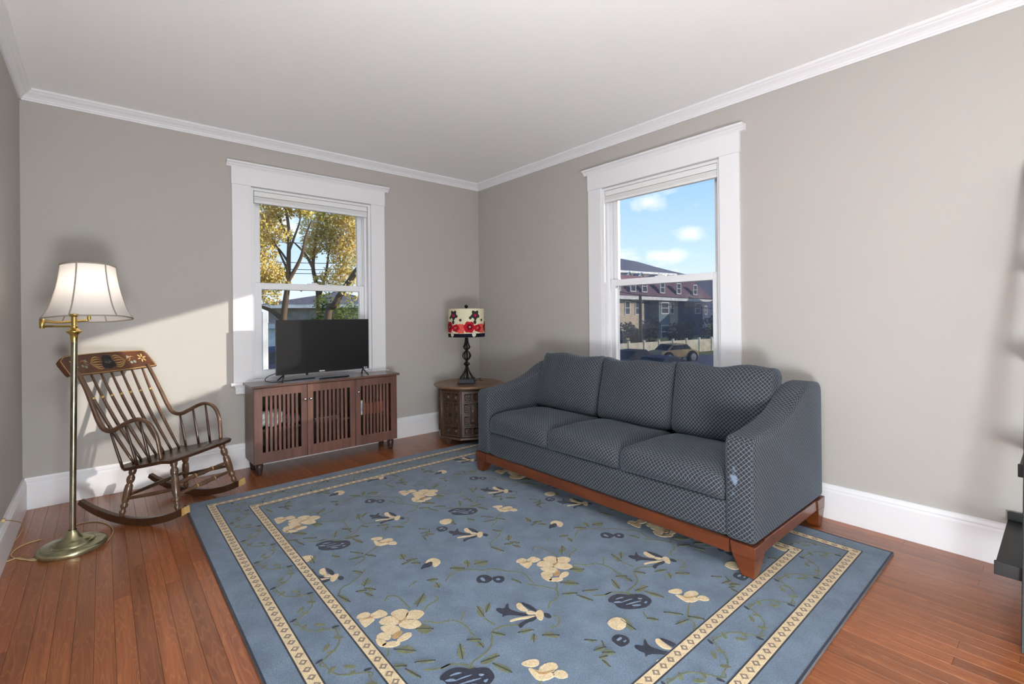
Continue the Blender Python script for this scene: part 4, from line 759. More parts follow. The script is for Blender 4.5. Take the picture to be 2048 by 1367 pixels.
# ------------------------------------------------------------------ rocking chair
wood('crest_brown', S(96, 54, 30), S(58, 34, 22), (9, 9, 9), 0.3, 0.25)
wood('bent_brown', S(104, 76, 54), S(66, 45, 31), (10, 10, 10), 0.3, 0.3)
ch = thing('rocking_chair', 'dark brown spindle back rocking chair with gold stencilled crest rail', 'chair', (-3.078, -.764, 0), math.radians(-48))
SM = .235
def cb(g, name, mt, smooth=True, par=None, **k): return g.build(name, mt, par or ch, smooth, world=False, **k)
for s_ in (0.0, .47):
    Rr = .70; n_ = 22; lo = []; hi = []
    for i in range(n_+1):
        f_ = -.375+.710*i/n_; z = Rr-math.sqrt(Rr*Rr-f_*f_); th = .043*(1-.35*max(0, -f_-.22)/.2); lo.append((f_, z)); hi.append((f_, z+th))
    hi[0] = (hi[0][0]+.012, hi[0][1]-.006); hi[-1] = (hi[-1][0]-.006, hi[-1][1]-.004)
    g = G(); g.prism(lo+hi[::-1], s_-.015, s_+.015, 'xz'); rk = cb(g, 'rocker', 'oak_brown', False, bevel=.003)
    g = G(); k_ = n_-1; g.prism([(lo[k_][0]+.006, lo[k_][1]-.001), (lo[-1][0]+.002, lo[-1][1]-.001), (hi[-1][0]+.003, hi[-1][1]+.001), (hi[k_][0]+.006, hi[k_][1]+.001)], s_-.0165, s_+.0165, 'xz'); tag(cb(g, 'gold_tip', 'stencil_gold', False, rk, bevel=.002), 'worn gold painted tip')
def turned(p0, p1, prof, name, mt='bent_brown', par=None):
    p0, p1 = Vector(p0), Vector(p1); Ln = (p1-p0).length; g = G(); g.lathe([(r, t*Ln) for t, r in prof], p0, 12, axis=p1-p0); return cb(g, name, mt, 'auto', par, ang=60)
LEGP = [(0, .010), (.04, .013), (.09, .017), (.13, .013), (.16, .011), (.19, .018), (.24, .019), (.27, .013), (.30, .016), (.36, .019), (.55, .021), (.64, .019), (.68, .013), (.71, .018), (.76, .021), (.81, .020), (.86, .013), (.89, .018), (.95, .020), (1, .016)]
def seat_z(f_): return .352+.215*(f_+.0)          # seat top height at f
legs = {}
for nm, f0, f1, s0, s1 in (('rn', -.095, -.060, .0, .045), ('fn', .270, .205, .0, .045), ('rf', -.095, -.060, .47, .425), ('ff', .270, .205, .47, .425)):
    zb = .70-math.sqrt(.49-f0*f0)+.040; zt = seat_z(f1)-.024
    a, b_ = Vector((f0, s0, zb)), Vector((f1, s1, zt)); legs[nm] = (a, b_); turned(a, b_, LEGP, 'leg')
def on(nm, t): a, b_ = legs[nm]; return a+(b_-a)*t
STP = [(0, .008), (.2, .010), (.30, .010), (.32, .013), (.36, .013), (.38, .011), (.5, .015), (.62, .011), (.64, .013), (.68, .013), (.70, .010), (.8, .010), (1, .008)]
PLP = [(0, .008), (.5, .0125), (1, .008)]
st = [turned(on('fn', .30), on('ff', .30), STP, 'stretcher'), turned(on('fn', .52), on('ff', .52), STP, 'stretcher')]
for a_, b2 in (('rn', 'fn'), ('rf', 'ff')): turned(on(a_, .36), on(b2, .42), PLP, 'stretcher')
turned(on('rn', .42), on('rf', .42), PLP, 'stretcher')
for k, t in ((0, .30), (1, .52)):
    a, b_ = on('fn', t), on('ff', t)
    for q in (.34, .66):
        g = G(); c0 = a+(b_-a)*(q-.008); c1 = a+(b_-a)*(q+.008); g.tube([c0, c1], .0138, 10); cb(g, 'gold_ring', 'stencil_gold', True, st[k])
# saddled seat
g = G(); n1, n2 = 14, 16; top = []; bot = []
for i in range(n1+1):
    for j in range(n2+1):
        u = i/n1; v = j/n2*2-1
        f_ = -.118+.375*u; hw_ = .243+.028*math.sin(u*math.pi*.62)-.020*max(0, u-.85)/.15-.022*max(0, .15-u)/.15
        s_ = SM+v*hw_; f_ += -.020*(v*v)*max(0, (u-.6))/.4
        z = seat_z(f_)-.012*(1-v*v)*math.sin(u*math.pi)+.016*max(0, .1-u)/.1-.014*max(0, u-.88)/.12
        e_ = max(abs(v), abs(2*u-1)); rd = .006*max(0, e_-.92)/.08
        top.append((f_, s_, z-rd)); bot.append((f_*(1-.02), SM+(s_-SM)*.975, z-.028+rd*.5))
m_ = n2+1; tot = len(top); fs = []
for i in range(n1):
    for j in range(n2): a = i*m_+j; fs += [(a, a+m_, a+m_+1, a+1), (tot+a, tot+a+1, tot+a+m_+1, tot+a+m_)]
bd = [j for j in range(m_)]+[i*m_+n2 for i in range(1, n1+1)]+[n1*m_+j for j in range(n2-1, -1, -1)]+[i*m_ for i in range(n1-1, 0, -1)]
for k in range(len(bd)): a, b_ = bd[k], bd[(k+1) % len(bd)]; fs.append((a, b_, tot+b_, tot+a))
g.add(top+bot, fs); seat = cb(g, 'seat', 'oak_brown', 'auto', ang=55)
g = G(); ed = [Vector(top[i])*.5+Vector(bot[i])*.5+Vector((0, 0, .006)) for i in [j for j in range(m_)][:1]+[i*m_ for i in range(0, n1+1)]+[n1*m_+j for j in range(1, m_)]+[i*m_+n2 for i in range(n1-1, -1, -1)]]; g.tube(ed, .0075, 6); tag(cb(g, 'gold_edge', 'gold_paint', True, seat), 'worn gold painted seat edge')
# crest rail
def crest(s_, h, off=0.0):
    u = (s_-SM)/.295; f_ = -.372-.075*h-.036*(1-u*u); z0, z1 = .858+.010*u*u, .984-.006*u*u-.030*max(0, abs(u)-.90)/.10
    dfds = .036*2*u/.295; nrm = Vector((1, -dfds, .0)).normalized(); nrm = (nrm+Vector((0, 0, .55))).normalized()
    return Vector((f_, s_, z0+(z1-z0)*h))+nrm*off
g = G(); n1, n2 = 30, 6; fr_ = []; bk = []
for i in range(n1+1):
    for j in range(n2+1):
        s_ = SM-.295+.590*i/n1; h = j/n2; th = .011*(1 if 0 < j < n2 else .7); fr_.append(crest(s_, h, th)); bk.append(crest(s_, h, -th))
m_ = n2+1; tot = len(fr_); fs = []
for i in range(n1):
    for j in range(n2): a = i*m_+j; fs += [(a, a+1, a+m_+1, a+m_), (tot+a, tot+a+m_, tot+a+m_+1, tot+a+1)]
bd = [j for j in range(m_)]+[i*m_+n2 for i in range(1, n1+1)]+[n1*m_+j for j in range(n2-1, -1, -1)]+[i*m_ for i in range(n1-1, 0, -1)]
for k in range(len(bd)): a, b_ = bd[k], bd[(k+1) % len(bd)]; fs.append((a, b_, tot+b_, tot+a))
g.add(fr_+bk, fs); cr_ = cb(g, 'crest_rail', 'crest_brown', 'auto', ang=50)
g = G(); g.tube([crest(SM-.287+.574*i/30, .04, .0118) for i in range(31)], .0022, 5); g.tube([crest(SM-.287+.574*i/30, .965, .0112) for i in range(31)], .0018, 5)
for s_ in (-.288, .288): g.tube([crest(SM+s_, .04+.92*i/6, .0115) for i in range(7)], .0018, 5)
cb(g, 'gold_line', 'stencil_gold', True, cr_)
def stencil(name, mt, polys, off=.0124):
    g = G()
    for q in polys:
        c_ = (sum(p[0] for p in q)/len(q), sum(p[1] for p in q)/len(q)); n_ = len(q)
        g.add([crest(SM+c_[0], c_[1], off)]+[crest(SM+p[0], p[1], off) for p in q], [(0, 1+k, 1+(k+1) % n_) for k in range(n_)])
    cb(g, name, mt, False, cr_)
H_ = .112     # crest height, to turn metres into h
def ell(s_, h, a, b_, an=0, n_=12): return [(s_+a*math.cos(t)*math.cos(an)-b_*math.sin(t)*math.sin(an), h+(a*math.cos(t)*math.sin(an)+b_*math.sin(t)*math.cos(an))/H_) for t in [2*math.pi*i/n_ for i in range(n_)]]
star = lambda s_: [ell(s_+.017*math.cos(k*math.pi/3+.2), .55+.017*math.sin(k*math.pi/3+.2)/H_, .011, .0045, k*math.pi/3+.2) for k in range(6)]
stencil('gold_flower', 'stencil_gold', star(.228)+star(-.228))
def arc(s0, h0, s1, h1, bend, wd=.0028, n_=8):
    o = []; p = []
    for i in range(n_+1):
        t = i/n_; w_ = wd*math.sin(math.pi*min(.95, max(.05, t))); s_ = s0+(s1-s0)*t; h = h0+(h1-h0)*t+bend*4*t*(1-t); o.append((s_, h+w_/H_/2)); p.append((s_, h-w_/H_/2))
    q = []
    for i in range(n_): q.append([o[i], o[i+1], p[i+1], p[i]])
    return q
mel = []
for sg in (-1, 1):
    for b_, hh in ((.34, .52), (.22, .50), (.08, .48), (-.08, .46), (-.20, .44), (-.30, .42)): mel += arc(sg*.035, hh+b_*.5, sg*.118, .50, b_*.55, .0045)
stencil('gold_melon', 'stencil_gold', mel)
stencil('black_cluster', 'stencil_black', [ell(0, .5, .034, .038, 0, 20), ell(-.03, .36, .016, .018), ell(.032, .38, .014, .018), ell(.02, .70, .016, .014)])
stencil('leaf_veins', 'stencil_grey', [q for a in (.2, .8, 1.5, 2.2, 2.9) for q in arc(0, .42, .026*math.cos(a), .42+.026*math.sin(a)/H_+.05, .02, .003)]+[q for q in arc(0, .25, 0.002, .75, 0, .003)], .0130)
stencil('grey_berries', 'stencil_grey', [ell(s_, h, .009, .008) for s_, h in ((.142, .66), (.150, .36), (.172, .38), (-.142, .64), (-.155, .36), (-.176, .42))])
stencil('gold_tendril', 'stencil_gold', arc(.120, .5, .185, .62, .10)+arc(.130, .45, .165, .75, -.08)+arc(-.120, .5, -.185, .62, .10)+arc(-.130, .45, -.165, .72, -.08), .0128)
# bent stiles that run on into the arms
for s_, o_ in ((0.0, -1), (.47, 1)):
    P_ = [(-.385, s_-o_*.0, .885), (-.335, s_, .800), (-.285, s_+o_*.004, .700), (-.240, s_+o_*.008, .608), (-.200, s_+o_*.010, .558), (-.145, s_+o_*.014, .548), (-.085, s_+o_*.018, .574), (-.020, s_+o_*.020, .606), (.040, s_+o_*.020, .620), (.095, s_+o_*.018, .602), (.130, s_+o_*.014, .560), (.150, s_+o_*.008, .500), (.165, s_+o_*.0, seat_z(.165)-.006)]
    P_ = [(p[0]+.004, p[1], p[2]) for p in P_]
    pts = smooth_path(P_, 5); rr = [.0125+.004*max(0, 1-abs(i/len(pts)-.42)*3.2) for i in range(len(pts))]
    g = G(); g.tube(pts, rr, 10, True, .85); cb(g, 'arm', 'bent_brown', True)
    for ft, zt, fb in ((-.150, .546, -.088), (-.052, .588, .008), (.044, .616, .092)):
        sb = s_-o_*.004; g = G(); zb = seat_z(fb)-.008; a = Vector((ft, s_+o_*.014, zt)); b_ = Vector((fb, sb, zb))
        g.tube([a+(b_-a)*t for t in (0, .25, .5, .75, 1)], [.0055, .0065, .0075, .008, .0075], 8); cb(g, 'arm_spindle', 'oak_brown', True)
for k in range(7):
    st_ = SM-.205+.410*k/6; sb = SM-.165+.330*k/6; u = (st_-SM)/.295
    a = crest(st_, .06, 0); b_ = Vector((-.082-.010*(1-(2*k/6-1)**2), sb, seat_z(-.085)+.004))
    pts = [a+(b_-a)*t+Vector((-.016*math.sin(math.pi*t), 0, 0)) for t in [i/10 for i in range(11)]]
    g = G(); g.tube(pts, [.0062+.0035*math.sin(math.pi*i/10*.9) for i in range(11)], 8); sp_ = cb(g, 'back_spindle', 'bent_brown', True)
    g = G(); g.tube([pts[3]*.62+pts[2]*.38, pts[3]*.82+pts[2]*.18], .0098, 10); cb(g, 'gold_ring', 'stencil_gold', True, sp_)

# ------------------------------------------------------------------ black ladder shelf at the right edge
ls = thing('ladder_shelf', 'black leaning ladder shelf with raised tray edges at the right edge of the photo', 'shelf', (-.40, -4.55, 0))
def tray(x0, x1, y0, y1, z, back, lip=.05):
    g = G(); g.box((x0, y1, z), (x1, y0, z+.014)); t = g.build('tray', 'black_laminate', ls, bevel=.002)
    g = G(); g.box((x0-.014, y1, z-.012), (x0, y0, z+lip-.012)); g.build('front_lip', 'black_laminate', t, bevel=.002)
    g = G(); g.box((x1-.012, y1, z+.014), (x1, y0, z+back)); g.build('back_lip', 'black_laminate', t, bevel=.002)
tray(-.648, -.022, -4.126, -4.95, .216, .052); tray(-.470, -.006, -4.182, -4.90, .556, .05); tray(-.330, -.006, -4.20, -4.90, .95, .05); tray(-.22, -.006, -4.20, -4.90, 1.35, .05)
for y in (-4.200, -4.92):
    g = G(); tk = .020; g.hexa([(-.785, y, 0), (-.715, y, 0), (-.715, y-tk, 0), (-.785, y-tk, 0)], [(-.075, y, 1.85), (-.006, y, 1.85), (-.006, y-tk, 1.85), (-.075, y-tk, 1.85)]); g.build('rail', 'black_laminate', ls, bevel=.002)

# ------------------------------------------------------------------ outside
GZ = -1.25
def omat(nm, c_, sc_=3, k=.82, rough=.85): return mat(nm, S(*c_), rough, spec=.2, noise_=(sc_, S(*[int(v*k) for v in c_]), .9, (1, 1, 1)))
for a in (('lawn', (118, 122, 74)), ('asphalt', (104, 104, 112)), ('siding_tan', (206, 184, 156)), ('siding_teal', (120, 134, 140)), ('siding_navy', (84, 98, 128)), ('siding_grey', (150, 142, 130)), ('shingle_maroon', (122, 92, 98)), ('shingle_grey', (128, 118, 112)), ('hill_grey', (120, 118, 122)), ('house_white', (236, 234, 228)), ('window_dark', (70, 74, 84)), ('bark', (104, 86, 68)), ('fence_cream', (236, 222, 190)), ('car_gold', (170, 146, 108)), ('car_navy', (48, 56, 78)), ('car_dark', (46, 48, 54)), ('car_glass', (40, 46, 58)), ('tyre', (30, 30, 32)), ('pole_wood', (92, 80, 72)), ('hedge_dark', (50, 60, 58)), ('hedge_green', (86, 112, 56))): omat(a[0], a[1])
# autumn leaves
def leaf_mat(nm, cols, sc_=1.6):
    m, n, l, b = new_mat(nm); n.remove(b)
    gi = n.new('ShaderNodeNewGeometry'); t = n.new('ShaderNodeTexCoord'); z = n.new('ShaderNodeTexNoise'); z.inputs['Scale'].default_value = sc_; z.inputs['Detail'].default_value = 3; l.new(t.outputs['Object'], z.inputs['Vector'])
    ma = n.new('ShaderNodeMath'); ma.operation = 'MULTIPLY_ADD'; l.new(gi.outputs['Random Per Island'], ma.inputs[0]); ma.inputs[1].default_value = .45; mb_ = n.new('ShaderNodeMath'); mb_.operation = 'MULTIPLY_ADD'; l.new(z.outputs['Fac'], mb_.inputs[0]); mb_.inputs[1].default_value = 1.5; mb_.inputs[2].default_value = -.48; l.new(mb_.outputs[0], ma.inputs[2])
    r = n.new('ShaderNodeValToRGB'); l.new(ma.outputs[0], r.inputs[0]); e = r.color_ramp.elements
    e[0].color = S(*cols[0]); e[1].color = S(*cols[-1])
    for i, c_ in enumerate(cols[1:-1]): k = e.new((i+1)/(len(cols)-1)); k.color = S(*c_)
    d = n.new('ShaderNodeBsdfDiffuse'); tl_ = n.new('ShaderNodeBsdfTranslucent'); l.new(r.outputs[0], d.inputs[0]); l.new(r.outputs[0], tl_.inputs[0])
    ms = n.new('ShaderNodeMixShader'); ms.inputs[0].default_value = .35; l.new(d.outputs[0], ms.inputs[1]); l.new(tl_.outputs[0], ms.inputs[2]); l.new(ms.outputs[0], n['Material Output'].inputs[0])
leaf_mat('leaves_gold', [(128, 138, 70), (190, 180, 84), (236, 208, 108), (248, 232, 168), (230, 186, 110)]); leaf_mat('leaves_green', [(58, 78, 40), (88, 112, 52), (142, 148, 72), (190, 170, 90)])
leaf_mat('leaves_dark', [(30, 40, 40), (44, 56, 52), (60, 72, 62)])
g = G(); g.add([(-60, -60, GZ-.02), (160, -60, GZ-.02), (160, 160, GZ-.02), (-60, 160, GZ-.02)], [(0, 1, 2, 3)]); label_struct(g.build('ground', 'lawn'), 'grassy ground outside the windows')
def foliage(name, mt, blobs, count, size, parent, seed):
    rnd = random.Random(seed); g = G(); tot = sum(b_[1]**2 for b_ in blobs)
    for c_, r in blobs:
        for _ in range(int(count*r*r/tot)):
            d = Vector((rnd.gauss(0, 1), rnd.gauss(0, 1), rnd.gauss(0, 1))).normalized()*r*rnd.uniform(.35, 1)**.6*(1+.25*noise.noise(Vector(c_)*3+d_ if False else Vector((rnd.random()*9, 0, 0))))
            p = Vector(c_)+d; a = Vector((rnd.gauss(0, 1), rnd.gauss(0, 1), rnd.gauss(0, 1))).normalized(); b_ = a.orthogonal().normalized(); s_ = size*rnd.uniform(.6, 1.25)
            g.add([p-a*s_*.5, p+b_*s_*.32, p+a*s_*.5, p-b_*s_*.32], [(0, 1, 2, 3)])
    o = g.build(name, mt, parent); o['kind'] = 'stuff'; return o
def tree(label, base, limbs, blobs, count, size, mt, seed, group='trees outside the window', name='tree'):
    t = thing(name, label, 'tree', base, group=group)
    g = G()
    for pts, r0, r1 in limbs:
        pp = smooth_path(pts, 4); g.tube(pp, [r0+(r1-r0)*i/(len(pp)-1) for i in range(len(pp))], 7)
    g.build('trunk', 'bark', t, True); foliage('crown', mt, blobs, count, size, t, seed); return t
def grd(px, d): r = ray(px, 640); p = CAM+r*d; return Vector((p.x, p.y, GZ))
D1 = 11.0
def A(px, py, d=D1): return at(px, py, d)
limbs = [([grd(560, D1), A(566, 660), A(570, 610), A(576, 565), A(577, 520), A(578, 470), A(574, 430), A(568, 395)], .085, .022), ([A(577, 560), A(592, 535), A(604, 508), A(612, 470), A(624, 440)], .05, .018), ([A(577, 525), A(560, 500), A(545, 485)], .03, .012), ([A(577, 545), A(566, 520), A(552, 490), A(540, 470)], .03, .012), ([A(577, 505), A(590, 470), A(600, 440), A(598, 410)], .03, .012), ([A(566, 640), A(545, 622), A(520, 612)], .06, .035), ([A(576, 565), A(590, 575), A(604, 582)], .03, .015), ([A(574, 470), A(560, 440), A(545, 410)], .025, .01)]
blobs = [(A(523, 432), .42), (A(540, 455), .36), (A(528, 492), .36), (A(524, 540), .42), (A(546, 548), .32), (A(560, 560), .26), (A(560, 412), .34), (A(590, 406), .34), (A(505, 470), .5), (A(500, 560), .5), (A(612, 415), .26), (A(540, 590), .25), (A(572, 470), .20), (A(532, 410), .4)]
tree('gold leaved maple with a straight forked trunk, leftmost behind the television', grd(560, D1), limbs, blobs, 8500, .08, 'leaves_gold', 1)
D2 = 13.0
B2 = lambda px, py: at(px, py, D2)
limbs = [([grd(640, D2), B2(637, 600), B2(632, 565), B2(626, 535), B2(628, 505), B2(632, 470), B2(640, 430)], .07, .03), ([B2(626, 535), B2(612, 510), B2(598, 494), B2(585, 482)], .045, .015), ([B2(640, 590), B2(652, 545), B2(658, 500), B2(662, 460)], .04, .02)]
blobs = [(B2(632, 455), .5), (B2(655, 440), .55), (B2(680, 450), .6), (B2(700, 470), .6), (B2(690, 505), .5), (B2(708, 530), .5), (B2(640, 480), .38), (B2(622, 490), .30), (B2(668, 425), .5), (B2(720, 440), .6), (B2(620, 505), .22), (B2(672, 485), .4), (B2(665, 555), .35), (B2(690, 560), .4), (B2(640, 560), .2)]
tree('bushy yellow green tree with two thin stems at the right of the pane', grd(640, D2), limbs, blobs, 10500, .085, 'leaves_gold', 2)
D3 = 9.0
B3 = lambda px, py: at(px, py, D3)
limbs = [([grd(648, D3), B3(655, 640), B3(668, 612), B3(680, 590), B3(697, 565), B3(716, 538), B3(740, 515)], .07, .05)]
blobs = [(B3(705, 585), .22), (B3(690, 575), .16), (B3(740, 520), .4)]
tree('dark leaning trunk with sparse leaves beside the right window stile', grd(648, D3), limbs, blobs, 420, .07, 'leaves_gold', 3)
def shrub(label, c_, blobs, count, size, mt, seed, group, name='shrub'):
    t = thing(name, label, 'shrub', c_, group=group); g = G()
    for i in range(5): a = i*1.26; g.tube([(c_.x, c_.y, GZ), (c_.x+.25*math.cos(a), c_.y+.25*math.sin(a), GZ+.9)], .02, 5)
    g.build('stems', 'bark', t); foliage('foliage', mt, blobs, count, size, t, seed)
D4 = 12.0
B4 = lambda px, py: at(px, py, D4)
shrub('green leafy shrub rising behind the top right of the television', grd(672, D4), [(B4(650, 632), .30), (B4(672, 625), .34), (B4(700, 635), .36), (B4(640, 606), .2), (B4(655, 598), .22), (B4(690, 655), .5), (B4(650, 665), .5), (B4(668, 700), .5)], 2600, .08, 'leaves_green', 5, 'shrubs outside')
# bungalow seen through the trees
def house(label, p0, p1, depth_, zb, ze, zr, wall, roof, over=.5):
    """front wall from p0 to p1 (ground points), going back by depth_"""
    p0, p1 = Vector((p0.x, p0.y, 0)), Vector((p1.x, p1.y, 0)); d = (p1-p0).normalized(); n_ = Vector((-d.y, d.x, 0)); 
    if n_.dot(FW) < 0: n_ = -n_
    t = thing('house', label, 'building', (p0.x, p0.y, zb)); Z = lambda p, z: Vector((p.x, p.y, z))
    q = [p0, p1, p1+n_*depth_, p0+n_*depth_]; g = G(); g.hexa([Z(p, zb) for p in q], [Z(p, ze) for p in q]); g.build('walls', wall, t)
    o = [p0-d*over-n_*over, p1+d*over-n_*over, p1+d*over+n_*(depth_+over), p0-d*over+n_*(depth_+over)]; hd = depth_/2
    ra, rb = p0+d*hd*.9+n_*hd, p1-d*hd*.9+n_*hd; g = G(); g.add([Z(p, ze+.12) for p in o]+[Z(ra, zr), Z(rb, zr)], [(0, 1, 5, 4), (1, 2, 5), (2, 3, 4, 5), (3, 0, 4), (3, 2, 1, 0)]); g.build('roof', roof, t)
    g = G(); o2 = [p0-d*(over-.02)-n_*(over-.02), p1+d*(over-.02)-n_*(over-.02), p1+d*(over-.02)+n_*(depth_+over-.02), p0-d*(over-.02)+n_*(depth_+over-.02)]; g.hexa([Z(p, ze-.10) for p in o2], [Z(p, ze+.118) for p in o2]); g.build('fascia', 'house_white', t)
    return t, p0, d, n_, Z
DH = 26.0
t, p0, d, n_, Z = house('low grey bungalow with brown hip roof and white eaves behind the trees', grd(537, DH), grd(760, DH+1), 7, GZ, at(600, 612, DH).z, at(600, 583, DH+3.5).z, 'siding_grey', 'shingle_grey', .35)
def facade_window(t, P, d, n_, wd, ht, frame='house_white', name='window', pane='window_dark'):
    g = G(); o = P-n_*.06; q = lambda u, z, e: o+d*u+Vector((0, 0, z))+n_*e
    for u0, u1, z0, z1 in ((-wd/2-.09, -wd/2, -.09, ht+.09), (wd/2, wd/2+.09, -.09, ht+.09), (-wd/2, wd/2, -.09, 0), (-wd/2, wd/2, ht, ht+.09), (-wd/2, wd/2, ht*.48, ht*.54)): g.hexa([q(u0, z0, 0), q(u1, z0, 0), q(u1, z0, .1), q(u0, z0, .1)], [q(u0, z1, 0), q(u1, z1, 0), q(u1, z1, .1), q(u0, z1, .1)])
    f_ = g.build(name, frame, t); g = G(); g.hexa([q(-wd/2, 0, .04), q(wd/2, 0, .04), q(wd/2, 0, .1), q(-wd/2, 0, .1)], [q(-wd/2, ht, .04), q(wd/2, ht, .04), q(wd/2, ht, .1), q(-wd/2, ht, .1)]); g.build('pane', pane, f_)
for u in (1.3, 3.0, 4.6): facade_window(t, p0+d*u+Vector((0, 0, GZ+1.0)), d, n_, .9, 1.1)
# pale shed, porch post and parked car in the strip left of the television
DS = 20.0
t, p0, d, n_, Z = house('white shed with brown trim left of the television', grd(529, DS), grd(562, DS), 2.5, GZ, at(540, 652, DS).z, at(540, 640, DS+1.2).z, 'house_white', 'shingle_grey', .12)
g = G(); P0 = grd(529, 8.0); g.box((P0.x-.045, P0.y-.045, GZ), (P0.x+.045, P0.y+.045, 1.3)); g.box((P0.x-.06, P0.y-.06, GZ), (P0.x+.06, P0.y+.06, GZ+.2)); o = g.build('porch_post', 'house_white', None, bevel=.01); tag(o, 'slim white porch post outside, left of the television', 'post')
def car(label, pos, heading, paint, sc_=1.0, group=None):
    t = thing('car', label, 'car', pos, heading, group)
    pr = [(-2.1, .30), (-2.15, .62), (-2.0, .88), (-1.35, .95), (-.75, 1.42), (.75, 1.46), (1.35, 1.0), (2.0, .86), (2.12, .60), (2.05, .30)]
    g = G(); g.prism([(a*sc_, b_*sc_) for a, b_ in pr], -.85*sc_, .85*sc_, 'xz'); g.build('body', paint, t, world=False, bevel=.08, seg=3)
    gw = [(-1.18, .98), (-.70, 1.36), (.70, 1.40), (1.18, 1.02)]
    g = G(); g.prism([(a*sc_, b_*sc_) for a, b_ in gw], -.862*sc_, .862*sc_, 'xz'); g.build('side_windows', 'car_glass', t, world=False)
    for x, z0, x2, z1 in ((-1.36, .97, -.77, 1.40), (1.34, 1.02, .78, 1.43)):
        s2 = -.02 if x < 0 else .02; g = G(); g.hexa([((x+s2)*sc_, -.7*sc_, z0*sc_), ((x+s2)*sc_, .7*sc_, z0*sc_), ((x-s2)*sc_, .7*sc_, z0*sc_), ((x-s2)*sc_, -.7*sc_, z0*sc_)], [((x2+s2)*sc_, -.62*sc_, z1*sc_), ((x2+s2)*sc_, .62*sc_, z1*sc_), ((x2-s2)*sc_, .62*sc_, z1*sc_), ((x2-s2)*sc_, -.62*sc_, z1*sc_)]); g.build('windscreen', 'car_glass', t, world=False)
    for x in (-1.3, 1.3):
        for y in (-.80, .80):
            g = G(); g.lathe([(.10, -.11), (.30, -.10), (.33, -.07), (.33, .07), (.30, .10), (.10, .11)], (x*sc_, y*sc_, .33*sc_), 18, axis=(0, 1, 0)); wh = g.build('wheel', 'tyre', t, 'auto', world=False)
            g = G(); g.lathe([(.0, -.12), (.19, -.115), (.19, .115), (.0, .12)], (x*sc_, y*sc_, .33*sc_), 14, False, axis=(0, 1, 0)); g.build('hub', 'nickel', wh, world=False)
car('dark blue parked car low in the left window pane', grd(545, 16.0), math.radians(10), 'car_navy', 1, 'parked cars')
# street and row houses seen over the sofa
def street_pts(): return [grd(1100, 14), grd(1700, 14), grd(1700, 27.5), grd(1100, 29.5)]
g = G(); q = street_pts(); g.add([(p.x, p.y, GZ+.0) for p in q]+[(p.x, p.y, GZ-.015) for p in q], [(0, 1, 2, 3), (4, 5, 6, 7)]+[(k, (k+1) % 4, (k+1) % 4+4, k+4) for k in range(4)]); label_struct(g.build('street', 'asphalt'), 'grey asphalt street outside the sofa window')
# cream panel fence
FA, FB_ = grd(1190, 26.0), grd(1550, 35.5)
fn = thing('panel_fence', 'cream vinyl panel fence along the street in front of the row houses', 'fence', grd(1335, 30)); fz = at(1335, 680, 30).z
npn = 14
for i in range(npn):
    a = FA+(FB_-FA)*(i/npn); b_ = FA+(FB_-FA)*((i+1)/npn); e_ = Vector((.0, .0, 0)); up = Vector((0, 0, 1)); dd = (b_-a).normalized(); nb_ = Vector((-dd.y, dd.x, 0))*.03
    h = fz-GZ; g = G(); g.hexa([a+nb_, b_+nb_, b_-nb_, a-nb_], [a+nb_+up*h, b_+nb_+up*h, b_-nb_+up*h, a-nb_+up*h]); g.build('panel', 'fence_cream', fn)
    g = G(); g.box((a.x-.06, a.y-.06, GZ), (a.x+.06, a.y+.06, fz+.12)); g.build('post', 'fence_cream', fn)
# row houses
DR = 46.0; PPM = FPX/DR
def on_line(px, a, b_):                       # the point of the ground line a-b seen in column px
    k = (px-1024)/FPX; q = lambda p: (p-CAM).dot(_r)-k*(p-CAM).dot(FW)
    t = q(a)/(q(a)-q(b_)); return a+(b_-a)*t
def RH(px): return on_line(px, grd(1150, DR-6.3), grd(1412, DR+12.0))
row = thing('row_houses', 'row of townhouses with maroon mansard roof and tan and blue grey fronts', 'building', RH(1240))
def Zp(py, px=1330): return at(px, py, DR+(px-1240)*.07).z
zE, zT, zB = Zp(597), Zp(557), GZ
pL, pR = RH(1150), RH(1412); dR = (pR-pL).normalized(); nR = Vector((-dR.y, dR.x, 0)); nR = nR if nR.dot(FW) > 0 else -nR
def sect(x0, x1, out_, mt, z0, z1, name):
    a, b_ = RH(x0)-nR*out_, RH(x1)-nR*out_; c_, d_ = RH(x1)+nR*8, RH(x0)+nR*8; g = G(); g.hexa([(p.x, p.y, z0) for p in (a, b_, c_, d_)], [(p.x, p.y, z1) for p in (a, b_, c_, d_)]); return g.build(name, mt, row)
for x0, x1, o_, mt in ((1150, 1288, 0, 'siding_tan'), (1288, 1309, -.5, 'siding_navy'), (1309, 1331, .5, 'siding_teal'), (1331, 1356, 0, 'siding_tan'), (1356, 1377, -.5, 'siding_navy'), (1377, 1397, .5, 'siding_navy'), (1397, 1412, 0, 'siding_navy')): sect(x0, x1, o_, mt, zB, zE, 'front')
g = G(); a, b_ = RH(1148)-nR*.75, RH(1414)-nR*.75; a2, b2 = RH(1152)+nR*.8, RH(1403)+nR*.8; e1, e2 = RH(1403)+nR*8, RH(1152)+nR*8; f1, f2 = RH(1414)+nR*8, RH(1148)+nR*8
zl = lambda p, z: (p.x, p.y, z)
g.hexa([zl(a, zE), zl(b_, zE), zl(f1, zE), zl(f2, zE)], [zl(a2, zT), zl(b2, zT), zl(e1, zT), zl(e2, zT)]); g.build('mansard_roof', 'shingle_maroon', row)
g = G(); g.hexa([zl(a-nR*.12, zE-.28), zl(b_-nR*.12, zE-.28), zl(f1, zE-.28), zl(f2, zE-.28)], [zl(a-nR*.12, zE+.04), zl(b_-nR*.12, zE+.04), zl(f1, zE+.04), zl(f2, zE+.04)]); g.build('eave', 'house_white', row)
